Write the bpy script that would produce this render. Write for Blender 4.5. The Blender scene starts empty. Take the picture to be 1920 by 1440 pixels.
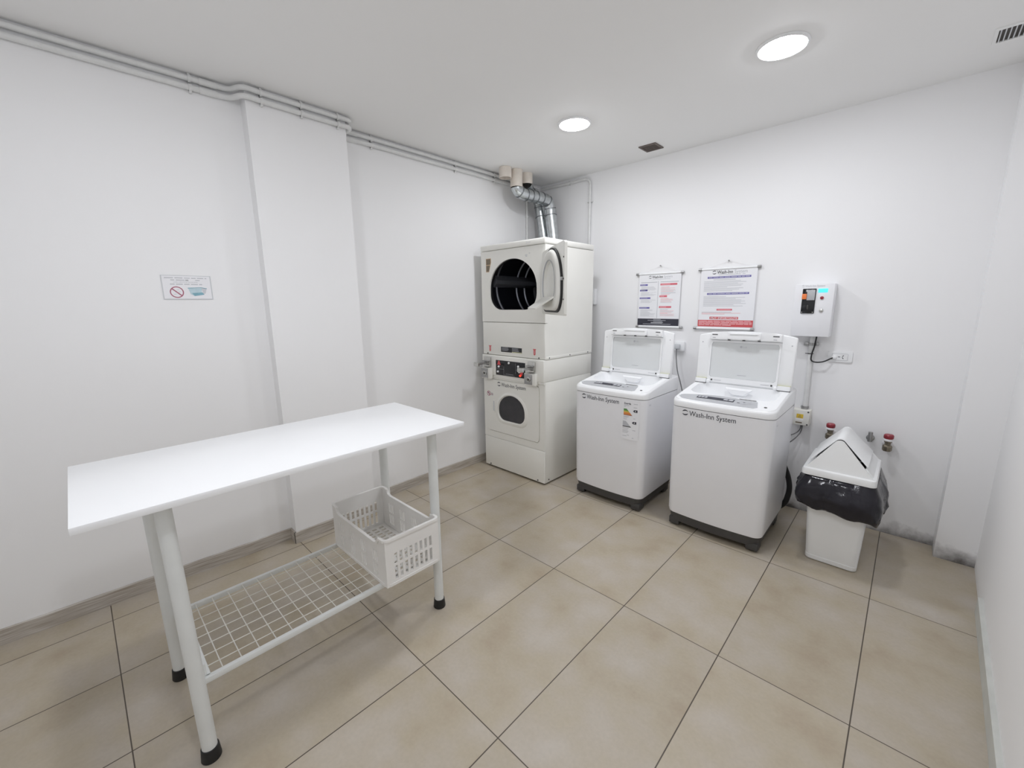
import bpy, bmesh, math, random
from mathutils import Vector, Matrix
random.seed(7)
C = bpy.context.scene.collection
PI = math.pi
rad = math.radians
YB = 3.575          # back wall
H = 2.685           # ceiling height

# ------------------------------------------------------------------ materials
MATS = {}
def mat(name, col, rough=0.5, metal=0.0, noise=0.0, nscale=6.0, bump=0.0, bscale=300.0, emit=None, estr=0.0, coat=0.0, spec=0.5, trans=0.0, alpha=1.0):
    if name in MATS: return MATS[name]
    m = bpy.data.materials.new(name); m.use_nodes = True
    nt = m.node_tree; b = nt.nodes['Principled BSDF']
    b.inputs['Base Color'].default_value = (*col, 1)
    b.inputs['Roughness'].default_value = rough
    b.inputs['Metallic'].default_value = metal
    b.inputs['Specular IOR Level'].default_value = spec
    b.inputs['Coat Weight'].default_value = coat
    b.inputs['Transmission Weight'].default_value = trans
    b.inputs['Alpha'].default_value = alpha
    geo = nt.nodes.new('ShaderNodeNewGeometry')
    if noise > 0:
        n = nt.nodes.new('ShaderNodeTexNoise'); n.inputs['Scale'].default_value = nscale; n.inputs['Detail'].default_value = 4
        nt.links.new(geo.outputs['Position'], n.inputs['Vector'])
        mp = nt.nodes.new('ShaderNodeMapRange')
        mp.inputs['From Min'].default_value = 0.3; mp.inputs['From Max'].default_value = 0.7
        mp.inputs['To Min'].default_value = 1 - noise; mp.inputs['To Max'].default_value = 1 + noise
        nt.links.new(n.outputs['Fac'], mp.inputs['Value'])
        mx = nt.nodes.new('ShaderNodeVectorMath'); mx.operation = 'SCALE'; mx.inputs[0].default_value = col
        nt.links.new(mp.outputs['Result'], mx.inputs['Scale']); nt.links.new(mx.outputs['Vector'], b.inputs['Base Color'])
    if bump > 0:
        n2 = nt.nodes.new('ShaderNodeTexNoise'); n2.inputs['Scale'].default_value = bscale; n2.inputs['Detail'].default_value = 3
        nt.links.new(geo.outputs['Position'], n2.inputs['Vector'])
        bp = nt.nodes.new('ShaderNodeBump'); bp.inputs['Strength'].default_value = bump; bp.inputs['Distance'].default_value = 0.002
        nt.links.new(n2.outputs['Fac'], bp.inputs['Height']); nt.links.new(bp.outputs['Normal'], b.inputs['Normal'])
    if emit:
        b.inputs['Emission Color'].default_value = (*emit, 1); b.inputs['Emission Strength'].default_value = estr
    MATS[name] = m
    return m

def wall_mat(name, col, stain=None):
    """matt white emulsion; stain = (height, strength) of a damp dirty edge along the floor"""
    m = mat(name, col, rough=0.75, spec=0.25, bump=0.08, bscale=260)
    nt = m.node_tree; b = nt.nodes['Principled BSDF']; N = nt.nodes.new; L = nt.links.new
    geo = N('ShaderNodeNewGeometry')
    n = N('ShaderNodeTexNoise'); n.inputs['Scale'].default_value = 1.3; n.inputs['Detail'].default_value = 5
    L(geo.outputs['Position'], n.inputs['Vector'])
    cr = N('ShaderNodeMix'); cr.data_type = 'RGBA'
    cr.inputs[6].default_value = (col[0]*0.985, col[1]*0.985, col[2]*0.985, 1); cr.inputs[7].default_value = (*col, 1)
    L(n.outputs['Fac'], cr.inputs[0])
    out = cr.outputs[2]
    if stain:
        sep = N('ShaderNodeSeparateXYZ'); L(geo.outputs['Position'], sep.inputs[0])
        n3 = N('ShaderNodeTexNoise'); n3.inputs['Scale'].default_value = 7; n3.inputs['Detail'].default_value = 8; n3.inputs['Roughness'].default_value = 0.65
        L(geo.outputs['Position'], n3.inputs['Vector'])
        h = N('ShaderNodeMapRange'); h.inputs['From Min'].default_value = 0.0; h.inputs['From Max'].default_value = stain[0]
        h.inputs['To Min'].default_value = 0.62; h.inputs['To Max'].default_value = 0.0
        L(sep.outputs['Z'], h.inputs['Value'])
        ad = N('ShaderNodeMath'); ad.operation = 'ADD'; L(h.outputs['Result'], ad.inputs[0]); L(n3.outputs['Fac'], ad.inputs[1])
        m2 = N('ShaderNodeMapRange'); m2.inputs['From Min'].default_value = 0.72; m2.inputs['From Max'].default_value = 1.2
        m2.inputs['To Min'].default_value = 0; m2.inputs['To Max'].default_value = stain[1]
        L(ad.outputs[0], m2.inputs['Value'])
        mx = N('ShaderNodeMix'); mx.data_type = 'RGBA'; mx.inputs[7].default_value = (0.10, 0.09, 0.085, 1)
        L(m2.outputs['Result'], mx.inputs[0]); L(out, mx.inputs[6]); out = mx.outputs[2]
    L(out, b.inputs['Base Color'])
    return m

def floor_mat():
    m = bpy.data.materials.new('floor_tiles'); m.use_nodes = True; MATS['floor_tiles'] = m
    nt = m.node_tree; b = nt.nodes['Principled BSDF']; N = nt.nodes.new; L = nt.links.new
    geo = N('ShaderNodeNewGeometry'); sep = N('ShaderNodeSeparateXYZ'); L(geo.outputs['Position'], sep.inputs[0])
    def math_(op, a, bb=None):
        q = N('ShaderNodeMath'); q.operation = op
        for i, v in enumerate((a, bb)):
            if v is None: continue
            if isinstance(v, (int, float)): q.inputs[i].default_value = v
            else: L(v, q.inputs[i])
        return q.outputs[0]
    def line(sock, size, half):
        d = math_('DIVIDE', sock, size); f = math_('FRACT', math_('ADD', d, 0.5))
        a = math_('MULTIPLY', math_('ABSOLUTE', math_('SUBTRACT', f, 0.5)), size)
        mp = N('ShaderNodeMapRange'); mp.inputs['From Min'].default_value = half*0.75; mp.inputs['From Max'].default_value = half*1.25
        mp.inputs['To Min'].default_value = 1; mp.inputs['To Max'].default_value = 0; L(a, mp.inputs['Value'])
        return mp.outputs['Result'], math_('FLOOR', d)
    gx, ix = line(sep.outputs['X'], 0.45, 0.0021); gy, iy = line(sep.outputs['Y'], 0.90, 0.0019)
    grout = math_('MAXIMUM', gx, gy)
    cell = N('ShaderNodeCombineXYZ'); L(ix, cell.inputs[0]); L(iy, cell.inputs[1])
    wn = N('ShaderNodeTexWhiteNoise'); L(cell.outputs[0], wn.inputs['Vector'])
    sh = N('ShaderNodeVectorMath'); sh.operation = 'SCALE'; L(cell.outputs[0], sh.inputs[0]); sh.inputs['Scale'].default_value = 3.7
    ps = N('ShaderNodeVectorMath'); L(geo.outputs['Position'], ps.inputs[0]); L(sh.outputs[0], ps.inputs[1])
    n1 = N('ShaderNodeTexNoise'); n1.inputs['Scale'].default_value = 4.2; n1.inputs['Detail'].default_value = 3; n1.inputs['Roughness'].default_value = 0.5; L(ps.outputs[0], n1.inputs['Vector'])
    n2 = N('ShaderNodeTexNoise'); n2.inputs['Scale'].default_value = 70; n2.inputs['Detail'].default_value = 5; L(geo.outputs['Position'], n2.inputs['Vector'])
    r = N('ShaderNodeValToRGB'); r.color_ramp.elements[0].position = 0.27; r.color_ramp.elements[1].position = 0.74
    r.color_ramp.elements[0].color = (0.39, 0.323, 0.237, 1); r.color_ramp.elements[1].color = (0.49, 0.445, 0.388, 1)
    e_ = r.color_ramp.elements.new(0.44); e_.color = (0.44, 0.384, 0.294, 1); e_ = r.color_ramp.elements.new(0.56); e_.color = (0.455, 0.402, 0.328, 1)
    L(n1.outputs['Fac'], r.inputs['Fac'])
    k = N('ShaderNodeMapRange'); k.inputs['From Min'].default_value = 0; k.inputs['From Max'].default_value = 1; k.inputs['To Min'].default_value = 0.965; k.inputs['To Max'].default_value = 1.035
    L(wn.outputs['Value'], k.inputs['Value'])
    k2 = N('ShaderNodeMapRange'); k2.inputs['From Min'].default_value = 0.3; k2.inputs['From Max'].default_value = 0.7; k2.inputs['To Min'].default_value = 0.965; k2.inputs['To Max'].default_value = 1.035
    L(n2.outputs['Fac'], k2.inputs['Value'])
    s = N('ShaderNodeVectorMath'); s.operation = 'SCALE'; L(r.outputs[0], s.inputs[0]); L(math_('MULTIPLY', k.outputs[0], k2.outputs[0]), s.inputs['Scale'])
    mx = N('ShaderNodeMix'); mx.data_type = 'RGBA'; L(grout, mx.inputs[0]); L(s.outputs[0], mx.inputs[6]); mx.inputs[7].default_value = (0.075, 0.06, 0.045, 1)
    L(mx.outputs[2], b.inputs['Base Color'])
    rr = N('ShaderNodeMapRange'); rr.inputs['To Min'].default_value = 0.34; rr.inputs['To Max'].default_value = 0.46; L(n1.outputs['Fac'], rr.inputs['Value'])
    L(rr.outputs[0], b.inputs['Roughness']); b.inputs['Specular IOR Level'].default_value = 0.4
    bp = N('ShaderNodeBump'); bp.inputs['Strength'].default_value = 0.25; bp.inputs['Distance'].default_value = 0.001
    hh = math_('SUBTRACT', math_('MULTIPLY', n2.outputs['Fac'], 0.15), grout); L(hh, bp.inputs['Height']); L(bp.outputs[0], b.inputs['Normal'])
    return m

def baseboard_mat():
    m = mat('beige_tile_skirting', (0.46, 0.42, 0.37), rough=0.45)
    nt = m.node_tree; b = nt.nodes['Principled BSDF']; N = nt.nodes.new; L = nt.links.new
    geo = N('ShaderNodeNewGeometry'); mp = N('ShaderNodeMapping'); mp.inputs['Scale'].default_value = (3, 3, 60); L(geo.outputs['Position'], mp.inputs[0])
    n = N('ShaderNodeTexNoise'); n.inputs['Scale'].default_value = 2.2; n.inputs['Detail'].default_value = 5; L(mp.outputs[0], n.inputs['Vector'])
    r = N('ShaderNodeValToRGB'); r.color_ramp.elements[0].position = 0.33; r.color_ramp.elements[1].position = 0.66
    r.color_ramp.elements[0].color = (0.36, 0.315, 0.265, 1); r.color_ramp.elements[1].color = (0.56, 0.53, 0.49, 1)
    L(n.outputs['Fac'], r.inputs[0]); L(r.outputs[0], b.inputs['Base Color'])
    return m

WALL = wall_mat('white_wall_paint', (0.885, 0.885, 0.89))
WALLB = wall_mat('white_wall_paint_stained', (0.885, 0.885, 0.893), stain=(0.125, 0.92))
CEIL = wall_mat('white_ceiling_paint', (0.90, 0.90, 0.895))
FLOOR = floor_mat()
BASE = baseboard_mat()
BASEW = mat('pale_painted_skirting', (0.57, 0.58, 0.55), 0.55, noise=0.06, nscale=9)
CREAM = mat('cream_enamel', (0.82, 0.815, 0.77), 0.32, noise=0.015, nscale=4)
WHITE = mat('white_enamel', (0.84, 0.845, 0.87), 0.28, noise=0.012, nscale=5)
WPLAST = mat('white_plastic', (0.87, 0.88, 0.89), 0.3, noise=0.012, nscale=7)
GPLAST = mat('pale_grey_plastic', (0.60, 0.62, 0.64), 0.35, noise=0.02, nscale=8)
PANELG = mat('silver_grey_panel', (0.47, 0.48, 0.50), 0.35, noise=0.02, nscale=20)
DGREY = mat('dark_grey_plastic', (0.055, 0.053, 0.052), 0.5, noise=0.05, nscale=20)
BLACK = mat('black_rubber', (0.012, 0.012, 0.013), 0.55, noise=0.05, nscale=30)
BLACKG = mat('black_gloss', (0.012, 0.013, 0.016), 0.12, noise=0.02, nscale=10)
SEAM = mat('seam_shadow_grey', (0.05, 0.05, 0.048), 0.6, noise=0.03)
SCREW = mat('dark_screw', (0.10, 0.10, 0.10), 0.4, metal=0.7, noise=0.03)
CHROME = mat('worn_chrome', (0.62, 0.62, 0.60), 0.28, metal=1.0, noise=0.08, nscale=30)
STEEL = mat('brushed_steel', (0.42, 0.42, 0.42), 0.38, metal=1.0, noise=0.08, nscale=40)
GALV = mat('galvanised_sheet', (0.60, 0.63, 0.64), 0.27, metal=1.0, noise=0.12, nscale=35, bump=0.15, bscale=60)
GALVD = mat('galvanised_seam', (0.25, 0.26, 0.27), 0.4, metal=1.0, noise=0.05)
PVC = mat('cream_pvc', (0.74, 0.68, 0.61), 0.42, noise=0.07, nscale=18)
PIPE = mat('white_painted_conduit', (0.74, 0.745, 0.74), 0.42, noise=0.04, nscale=25)
TABLE = mat('white_melamine', (0.90, 0.91, 0.92), 0.33, noise=0.008, nscale=3)
LEG = mat('white_powder_coat', (0.74, 0.76, 0.75), 0.4, noise=0.02, nscale=15)
WIRE = mat('white_wire_coating', (0.72, 0.71, 0.66), 0.4, noise=0.05, nscale=30)
CRATE = mat('translucent_white_plastic', (0.83, 0.82, 0.80), 0.38, noise=0.02, nscale=12)
GLASS = mat('frosted_lid_glass', (0.70, 0.72, 0.725), 0.2, noise=0.02, nscale=3)
DGLASS = mat('dark_door_glass', (0.035, 0.034, 0.038), 0.12, noise=0.3, nscale=7)
DRUM = mat('dark_drum_steel', (0.012, 0.013, 0.018), 0.3, noise=0.1, nscale=8, spec=0.4)
DRUMR = mat('drum_rib_steel', (0.22, 0.23, 0.26), 0.3, metal=0.5, noise=0.05)
RED = mat('red_print', (0.62, 0.09, 0.10), 0.5, noise=0.03)
REDP = mat('rose_red_print', (0.66, 0.14, 0.18), 0.5, noise=0.03)
PINK = mat('pale_pink_print', (0.85, 0.50, 0.52), 0.5, noise=0.03)
BLUE = mat('indigo_print', (0.13, 0.11, 0.38), 0.5, noise=0.03)
GREYP = mat('grey_print', (0.50, 0.51, 0.54), 0.6, noise=0.03)
LGREYP = mat('light_grey_print', (0.62, 0.63, 0.66), 0.6, noise=0.03)
INK = mat('black_print', (0.03, 0.03, 0.045), 0.45, noise=0.03)
SHEET = mat('poster_vinyl', (0.85, 0.855, 0.88), 0.35, noise=0.01)
WHITEP = mat('white_print', (0.85, 0.84, 0.85), 0.5, noise=0.01)
PAPER = mat('laminated_paper', (0.86, 0.86, 0.885), 0.25, noise=0.01)
TEAL = mat('teal_print', (0.22, 0.42, 0.50), 0.5, noise=0.08, nscale=60)
LTEAL = mat('pale_teal_print', (0.52, 0.66, 0.72), 0.5, noise=0.05, nscale=60)
MAROON = mat('maroon_print', (0.42, 0.13, 0.19), 0.5, noise=0.03)
YELLOW = mat('yellow_sticker', (0.72, 0.50, 0.05), 0.5, noise=0.05)
GREEN = mat('green_print', (0.10, 0.28, 0.08), 0.5, noise=0.03)
LIME = mat('lime_print', (0.36, 0.48, 0.08), 0.5, noise=0.03)
AMBER = mat('amber_print', (0.75, 0.45, 0.10), 0.5, noise=0.03)
ORANGE = mat('orange_print', (0.72, 0.25, 0.06), 0.5, noise=0.03)
BRICK = mat('brick_print', (0.42, 0.16, 0.10), 0.5, noise=0.03)
ORANGEP = mat('orange_plastic', (0.85, 0.22, 0.06), 0.4, noise=0.03)
BROWN = mat('brown_label', (0.18, 0.145, 0.10), 0.5, noise=0.06)
TAN = mat('tan_border', (0.62, 0.46, 0.30), 0.5, noise=0.03)
REDCAP = mat('red_valve_cap', (0.30, 0.035, 0.05), 0.35, noise=0.06, nscale=50)
BRASS = mat('tarnished_brass', (0.24, 0.21, 0.16), 0.4, metal=0.8, noise=0.15, nscale=60)
BAG = mat('black_bin_bag', (0.016, 0.015, 0.021), 0.14, noise=0.1, nscale=12, bump=0.55, bscale=42, spec=0.36)
BINW = mat('white_bin_plastic', (0.84, 0.85, 0.85), 0.32, noise=0.012, nscale=8)
BLUET = mat('blue_tape', (0.20, 0.30, 0.52), 0.5, noise=0.05)
LAMPE = mat('frosted_lamp_glow', (0.9, 0.9, 0.9), 0.4, emit=(0.938, 0.954, 1.0), estr=122.0, noise=0.005)
CYANE = mat('cyan_display_glow', (0.02, 0.2, 0.3), 0.3, emit=(0.08, 0.72, 1.0), estr=1.3, noise=0.01)
REDE = mat('red_indicator_glow', (0.4, 0.01, 0.01), 0.3, emit=(1.0, 0.05, 0.02), estr=1.4, noise=0.01)
VENTD = mat('vent_dark_brown', (0.045, 0.036, 0.03), 0.6, noise=0.08)
VENTS = mat('vent_slat_brown', (0.13, 0.105, 0.09), 0.55, noise=0.08)
OLIVE = mat('khaki_strip', (0.55, 0.55, 0.36), 0.5, noise=0.03)
JBOX = mat('ivory_box_plastic', (0.76, 0.75, 0.70), 0.4, noise=0.02)
CABLEG = mat('grey_cable', (0.16, 0.16, 0.165), 0.5, noise=0.05)

# ------------------------------------------------------------------ mesh builder
_txt = {}
def text_mesh(s, bold=False):
    if (s, bold) in _txt: return _txt[(s, bold)]
    cu = bpy.data.curves.new('lettering', 'FONT'); cu.body = s; cu.size = 1.0; cu.resolution_u = 3
    if bold: cu.offset = 0.018
    o = bpy.data.objects.new('lettering', cu); C.objects.link(o)
    dg = bpy.context.evaluated_depsgraph_get(); me = o.evaluated_get(dg).to_mesh()
    vs = [v.co.copy() for v in me.vertices]; fs = [tuple(p.vertices) for p in me.polygons]
    o.evaluated_get(dg).to_mesh_clear()
    bpy.data.objects.remove(o); bpy.data.curves.remove(cu)
    _txt[(s, bold)] = (vs, fs)
    return vs, fs

class MB:
    def __init__(self): self.bm = bmesh.new(); self.mats = []
    def mi(self, m):
        if m not in self.mats: self.mats.append(m)
        return self.mats.index(m)
    def poly(self, pts, m):
        try: f = self.bm.faces.new([self.bm.verts.new(p) for p in pts]); f.material_index = self.mi(m)
        except ValueError: pass
    def merge(self, bm2, m, M=None):
        if M is not None: bm2.transform(M)
        i = self.mi(m)
        vm = {v: self.bm.verts.new(v.co) for v in bm2.verts}
        for f in bm2.faces:
            nf = self.bm.faces.new([vm[v] for v in f.verts]); nf.material_index = i
        bm2.free()
    def box(self, a, b, m, r=0.0, seg=2, M=None):
        t = bmesh.new(); bmesh.ops.create_cube(t, size=1)
        s = [b[i]-a[i] for i in range(3)]; c = [(a[i]+b[i])/2 for i in range(3)]
        for v in t.verts: v.co = Vector((v.co[i]*s[i]+c[i] for i in range(3)))
        if r > 0: bmesh.ops.bevel(t, geom=list(t.edges), offset=min(r, min(s)*0.49), segments=seg, profile=0.5, affect='EDGES')
        bmesh.ops.recalc_face_normals(t, faces=list(t.faces))
        self.merge(t, m, M)
    def loft(self, rings, m, caps=(True, True), closed=True):
        i = self.mi(m); R = [[self.bm.verts.new(p) for p in r] for r in rings]; n = len(R[0])
        for k in range(len(R)-1):
            for j in range(n if closed else n-1):
                f = self.bm.faces.new((R[k][j], R[k][(j+1) % n], R[k+1][(j+1) % n], R[k+1][j])); f.material_index = i
        if caps[0]: self.bm.faces.new(list(reversed(R[0]))).material_index = i
        if caps[1]: self.bm.faces.new(R[-1]).material_index = i
    def tube(self, path, r, m, seg=12, caps=True):
        P = [Vector(p) for p in path]; rings = []
        t0 = (P[1]-P[0]).normalized()
        up = Vector((0, 0, 1)) if abs(t0.z) < 0.9 else Vector((1, 0, 0))
        nrm = t0.cross(up).normalized()
        for k, p in enumerate(P):
            t = ((P[k+1]-p).normalized() if k < len(P)-1 else (p-P[k-1]).normalized()) if k in (0, len(P)-1) else ((P[k+1]-p).normalized()+(p-P[k-1]).normalized()).normalized()
            nrm = (nrm - t*nrm.dot(t)).normalized(); b = t.cross(nrm)
            rr = r[k] if isinstance(r, (list, tuple)) else r
            rings.append([p+nrm*math.cos(2*PI*j/seg)*rr+b*math.sin(2*PI*j/seg)*rr for j in range(seg)])
        self.loft(rings, m, (caps, caps))
    def cyl(self, p, q, r, m, seg=24, r2=None): self.tube([p, q], [r, r if r2 is None else r2], m, seg)
    def lathe(self, prof, m, M=Matrix(), seg=32, caps=(True, True)):
        self.loft([[M @ Vector((r*math.cos(2*PI*j/seg), r*math.sin(2*PI*j/seg), z)) for j in range(seg)] for r, z in prof], m, caps)
    def prism(self, pts, d, m, M=Matrix(), r=0.0, seg=2):
        t = bmesh.new(); a = [t.verts.new((x, y, 0)) for x, y in pts]; b = [t.verts.new((x, y, d)) for x, y in pts]; n = len(pts)
        t.faces.new(list(reversed(a))); top = t.faces.new(b)
        for j in range(n): t.faces.new((a[j], a[(j+1) % n], b[(j+1) % n], b[j]))
        if r > 0: bmesh.ops.bevel(t, geom=list(top.edges), offset=r, segments=seg, profile=0.5, affect='EDGES')
        bmesh.ops.recalc_face_normals(t, faces=list(t.faces)); self.merge(t, m, M)
    def plate(self, outer, inner, d, m, M=Matrix(), c=(0, 0), n=96):
        """plate of thickness d with one hole; both outlines are resampled round the centre c"""
        o, i = radial(outer, c, n), radial(inner, c, n)
        f = lambda P, z: [M @ Vector((x, y, z)) for x, y in P]
        self.loft([f(i, 0), f(o, 0), f(o, d), f(i, d), f(i, 0)], m, (False, False))
    def text(self, s, size, M, m, width=None, bold=False, fn=None):
        vs, fs = text_mesh(s, bold)
        w = max(v.x for v in vs)
        k = (width / w) if width else size
        sy = size
        V = []
        for v in vs:
            p = Vector((v.x*k, v.y*sy, 0))
            p = M @ p
            if fn: p = fn(p)
            V.append(self.bm.verts.new(p))
        i = self.mi(m)
        for f in fs:
            try: self.bm.faces.new([V[q] for q in f]).material_index = i
            except ValueError: pass
    def build(self, name, parent=None, smooth=True, ang=38, loc=None, weld=0.0):
        bm = self.bm
        if weld: bmesh.ops.remove_doubles(bm, verts=bm.verts, dist=weld)
        me = bpy.data.meshes.new(name); bm.to_mesh(me); bm.free()
        for m in self.mats: me.materials.append(m)
        if smooth:
            me.polygons.foreach_set('use_smooth', [True]*len(me.polygons))
            me.set_sharp_from_angle(angle=rad(ang))
        o = bpy.data.objects.new(name, me); C.objects.link(o)
        if parent: o.parent = parent
        if loc: o.location = loc
        return o

def radial(poly, c, n):
    out = []
    for k in range(n):
        a = 2*PI*(k+0.5)/n; dx, dy = math.cos(a), math.sin(a); best = None
        for j in range(len(poly)):
            x1, y1 = poly[j][0]-c[0], poly[j][1]-c[1]; x2, y2 = poly[(j+1) % len(poly)][0]-c[0], poly[(j+1) % len(poly)][1]-c[1]
            ex, ey = x2-x1, y2-y1; den = dx*ey-dy*ex
            if abs(den) < 1e-12: continue
            t = (x1*ey-y1*ex)/den; u = (x1*dy-y1*dx)/den
            if t > 0 and -1e-6 <= u <= 1+1e-6 and (best is None or t > best): best = t
        out.append((c[0]+dx*best, c[1]+dy*best))
    # snap nearest samples on to the true corners of the outline
    for p in poly:
        d = [(q[0]-p[0])**2+(q[1]-p[1])**2 for q in out]; j = d.index(min(d))
        if len(poly) <= 8: out[j] = p
    return out

def rrect(x0, y0, x1, y1, r, seg=6):
    r = r if isinstance(r, (list, tuple)) else (r,)*4      # bl br tr tl
    out = []
    for (cx, cy, a0, rr) in ((x0+r[0], y0+r[0], PI, r[0]), (x1-r[1], y0+r[1], 1.5*PI, r[1]), (x1-r[2], y1-r[2], 0, r[2]), (x0+r[3], y1-r[3], 0.5*PI, r[3])):
        for k in range(seg+1):
            a = a0+0.5*PI*k/seg; out.append((cx+rr*math.cos(a), cy+rr*math.sin(a)))
    return out

def dshape(cx, cz, w, h, s=1.0):
    """round-topped opening with a flat bottom and soft lower corners"""
    out = []; W = w/2*s; r = 0.24*w*s; zb = cz-h/2*s; zt = cz+h/2*s
    for k in range(9):
        a = PI+0.5*PI*k/8; out.append((cx-W+r+r*math.cos(a), zb+r+r*math.sin(a)))
    for k in range(9):
        a = 1.5*PI+0.5*PI*k/8; out.append((cx+W-r+r*math.cos(a), zb+r+r*math.sin(a)))
    hb = zt-(cz-0.08*h*s)
    for k in range(33):
        a = PI*k/32; out.append((cx+W*math.cos(a), (zt-hb)+hb*math.sin(a)))
    return out

def XZ(x=0, y=0, z=0):   # 2D (u,v) -> world x,z on a plane facing -y ; extrude d goes to -y
    return Matrix(((1, 0, 0, x), (0, 0, -1, y), (0, 1, 0, z), (0, 0, 0, 1)))
def YZ(x=0, y=0, z=0):   # 2D (u,v) -> world y,z on a plane facing +x
    return Matrix(((0, 0, 1, x), (1, 0, 0, y), (0, 1, 0, z), (0, 0, 0, 1)))
def XY(z=0): return Matrix.Translation((0, 0, z))
def DOWN(x=0, y=0, z=0): # facing down from a ceiling
    return Matrix(((1, 0, 0, x), (0, -1, 0, y), (0, 0, -1, z), (0, 0, 0, 1)))

def thing(name, label, cat, loc=(0, 0, 0), rz=0.0, group=None):
    o = bpy.data.objects.new(name, None); C.objects.link(o); o.empty_display_size = 0.05
    o.location = loc; o.rotation_euler = (0, 0, rz); o['label'] = label; o['category'] = cat
    if group: o['group'] = group
    return o
def tag(o, label, cat, group=None):
    o['label'] = label; o['category'] = cat
    if group: o['group'] = group
    return o
def struct(o, label=None, cat=None):
    o['kind'] = 'structure'
    if label: o['label'] = label; o['category'] = cat
    return o
def dup(root, loc, label, rz=None):
    r = root.copy(); C.objects.link(r); r.location = loc; r['label'] = label
    if rz is not None: r.rotation_euler = (0, 0, rz)
    for ch in list(root.children):
        c = ch.copy(); C.objects.link(c); c.parent = r
        for g in list(ch.children):
            d = g.copy(); C.objects.link(d); d.parent = c
    return r

def arc_ring(mb, cx, cy, R, M, m, fn=None, n=14):
    """the two chasing crescents of the round emblem"""
    for a0 in (rad(25), rad(205)):
        P, Q = [], []
        for k in range(n+1):
            t = k/n; a = a0+rad(135)*t; w = R*(0.10+0.42*math.sin(PI*min(1, t*1.0))**0.8*(0.55+0.45*t))
            P.append((cx+math.cos(a)*R, cy+math.sin(a)*R*0.92)); Q.append((cx+math.cos(a)*(R-w), cy+math.sin(a)*(R-w)*0.92))
        for k in range(n):
            pts = [M @ Vector((*p, 0)) for p in (P[k], P[k+1], Q[k+1], Q[k])]
            mb.poly([fn(p) for p in pts] if fn else pts, m)
def brand(mb, x, z, width, M, m, fn=None, m2=None, bold=False):
    """round emblem followed by the words Wash-Inn System, baseline z, total width"""
    R = width*0.062; hgt = width*0.142
    arc_ring(mb, x+R, z+R*0.78, R, M, m, fn)
    tx = x+2*R+width*0.022
    tw = width-(tx-x)
    if m2 is None: mb.text('Wash-Inn System', hgt, M @ Matrix.Translation((tx, z, 0)), m, tw, bold, fn)
    else:
        mb.text('Wash-Inn', hgt, M @ Matrix.Translation((tx, z, 0)), m, tw*0.53, True, fn)
        mb.text('System', hgt, M @ Matrix.Translation((tx+tw*0.58, z, 0)), m2, tw*0.42, False, fn)

# ------------------------------------------------------------------ room shell
YF = -0.95
LW0, LW1 = (-0.198, YF), (-0.135, 0.885)      # left wall before the pier
PX0, PX1, PX = 0.885, 1.442, -0.052           # pier
RX = -0.228                                    # left wall after the pier
RW0, RW1 = (2.965, YF), (3.115, 3.43)
COLX, COLY = 2.945, 3.425

b = MB(); b.box((-0.8, YF-0.2, -0.1), (3.6, YB+0.2, 0), FLOOR); struct(b.build('floor', smooth=False))
b = MB(); b.box((-0.8, YF-0.2, H), (3.6, YB+0.2, H+0.1), CEIL); struct(b.build('ceiling', smooth=False))
b = MB()
b.prism([LW0, LW1, (PX, PX0), (PX, PX1), (RX+0.005, PX1), (RX, YB+0.2), (-0.6, YB+0.2), (-0.6, YF)], H, WALL)
struct(b.build('wall_left', smooth=False))
b = MB(); b.box((RX, YB, 0), (3.5, YB+0.15, H), WALLB); struct(b.build('wall_back', smooth=False))
b = MB(); b.prism([RW0, (3.5, YF), (3.5, YB), RW1], H, WALL); struct(b.build('wall_right', smooth=False))
b = MB(); b.prism([(COLX, COLY), (3.2, COLY), (3.2, YB), (COLX, YB)], H, WALLB, r=0)
struct(b.build('trim_1', smooth=False))
b = MB(); b.box((-0.6, YF-0.15, 0), (3.5, YF, H), WALL); struct(b.build('wall_front', smooth=False))

def skirt(name, pts, h, d, m):
    """skirting that follows the wall foot pts; d = offset into the room (to the left of travel = negative)"""
    b = MB()
    for (p, q) in zip(pts[:-1], pts[1:]):
        p, q = Vector((*p, 0)), Vector((*q, 0)); t = (q-p).normalized(); n = Vector((t.y, -t.x, 0))*d
        A, B2 = p-t*0, q+t*(abs(d) if (p, q) else 0)
        rings = [[A, A+n, A+n+Vector((0, 0, h-0.003)), A+n*0.7+Vector((0, 0, h)), A+Vector((0, 0, h))],
                 [q, q+n, q+n+Vector((0, 0, h-0.003)), q+n*0.7+Vector((0, 0, h)), q+Vector((0, 0, h))]]
        b.loft(rings, m)
    return struct(b.build(name, smooth=False))
skirt('baseboard_left', [LW0, (LW1[0], PX0-0.0125)], 0.075, 0.013, BASE)
skirt('baseboard_pier', [(LW1[0], PX0-0.0125), (PX+0.0128, PX0-0.0125)], 0.075, -0.0125, BASE).name = 'trim_2'
skirt('trim_3', [(PX, PX0-0.0125), (PX, PX1+0.012)], 0.075, 0.013, BASE)
skirt('trim_4', [(PX, PX1), (RX+0.018, PX1)], 0.075, -0.012, BASE)
skirt('trim_5', [(RX+0.005, PX1+0.0), (RX, YB)], 0.075, 0.013, BASE)
tr = (RW1[0]-RW0[0])/(RW1[1]-RW0[1]); rwx = lambda y: RW0[0]+(y-RW0[1])*tr
skirt('baseboard_right', [(rwx(2.92), 2.92), (rwx(YF), YF)], 0.085, 0.016, BASEW)

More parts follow.
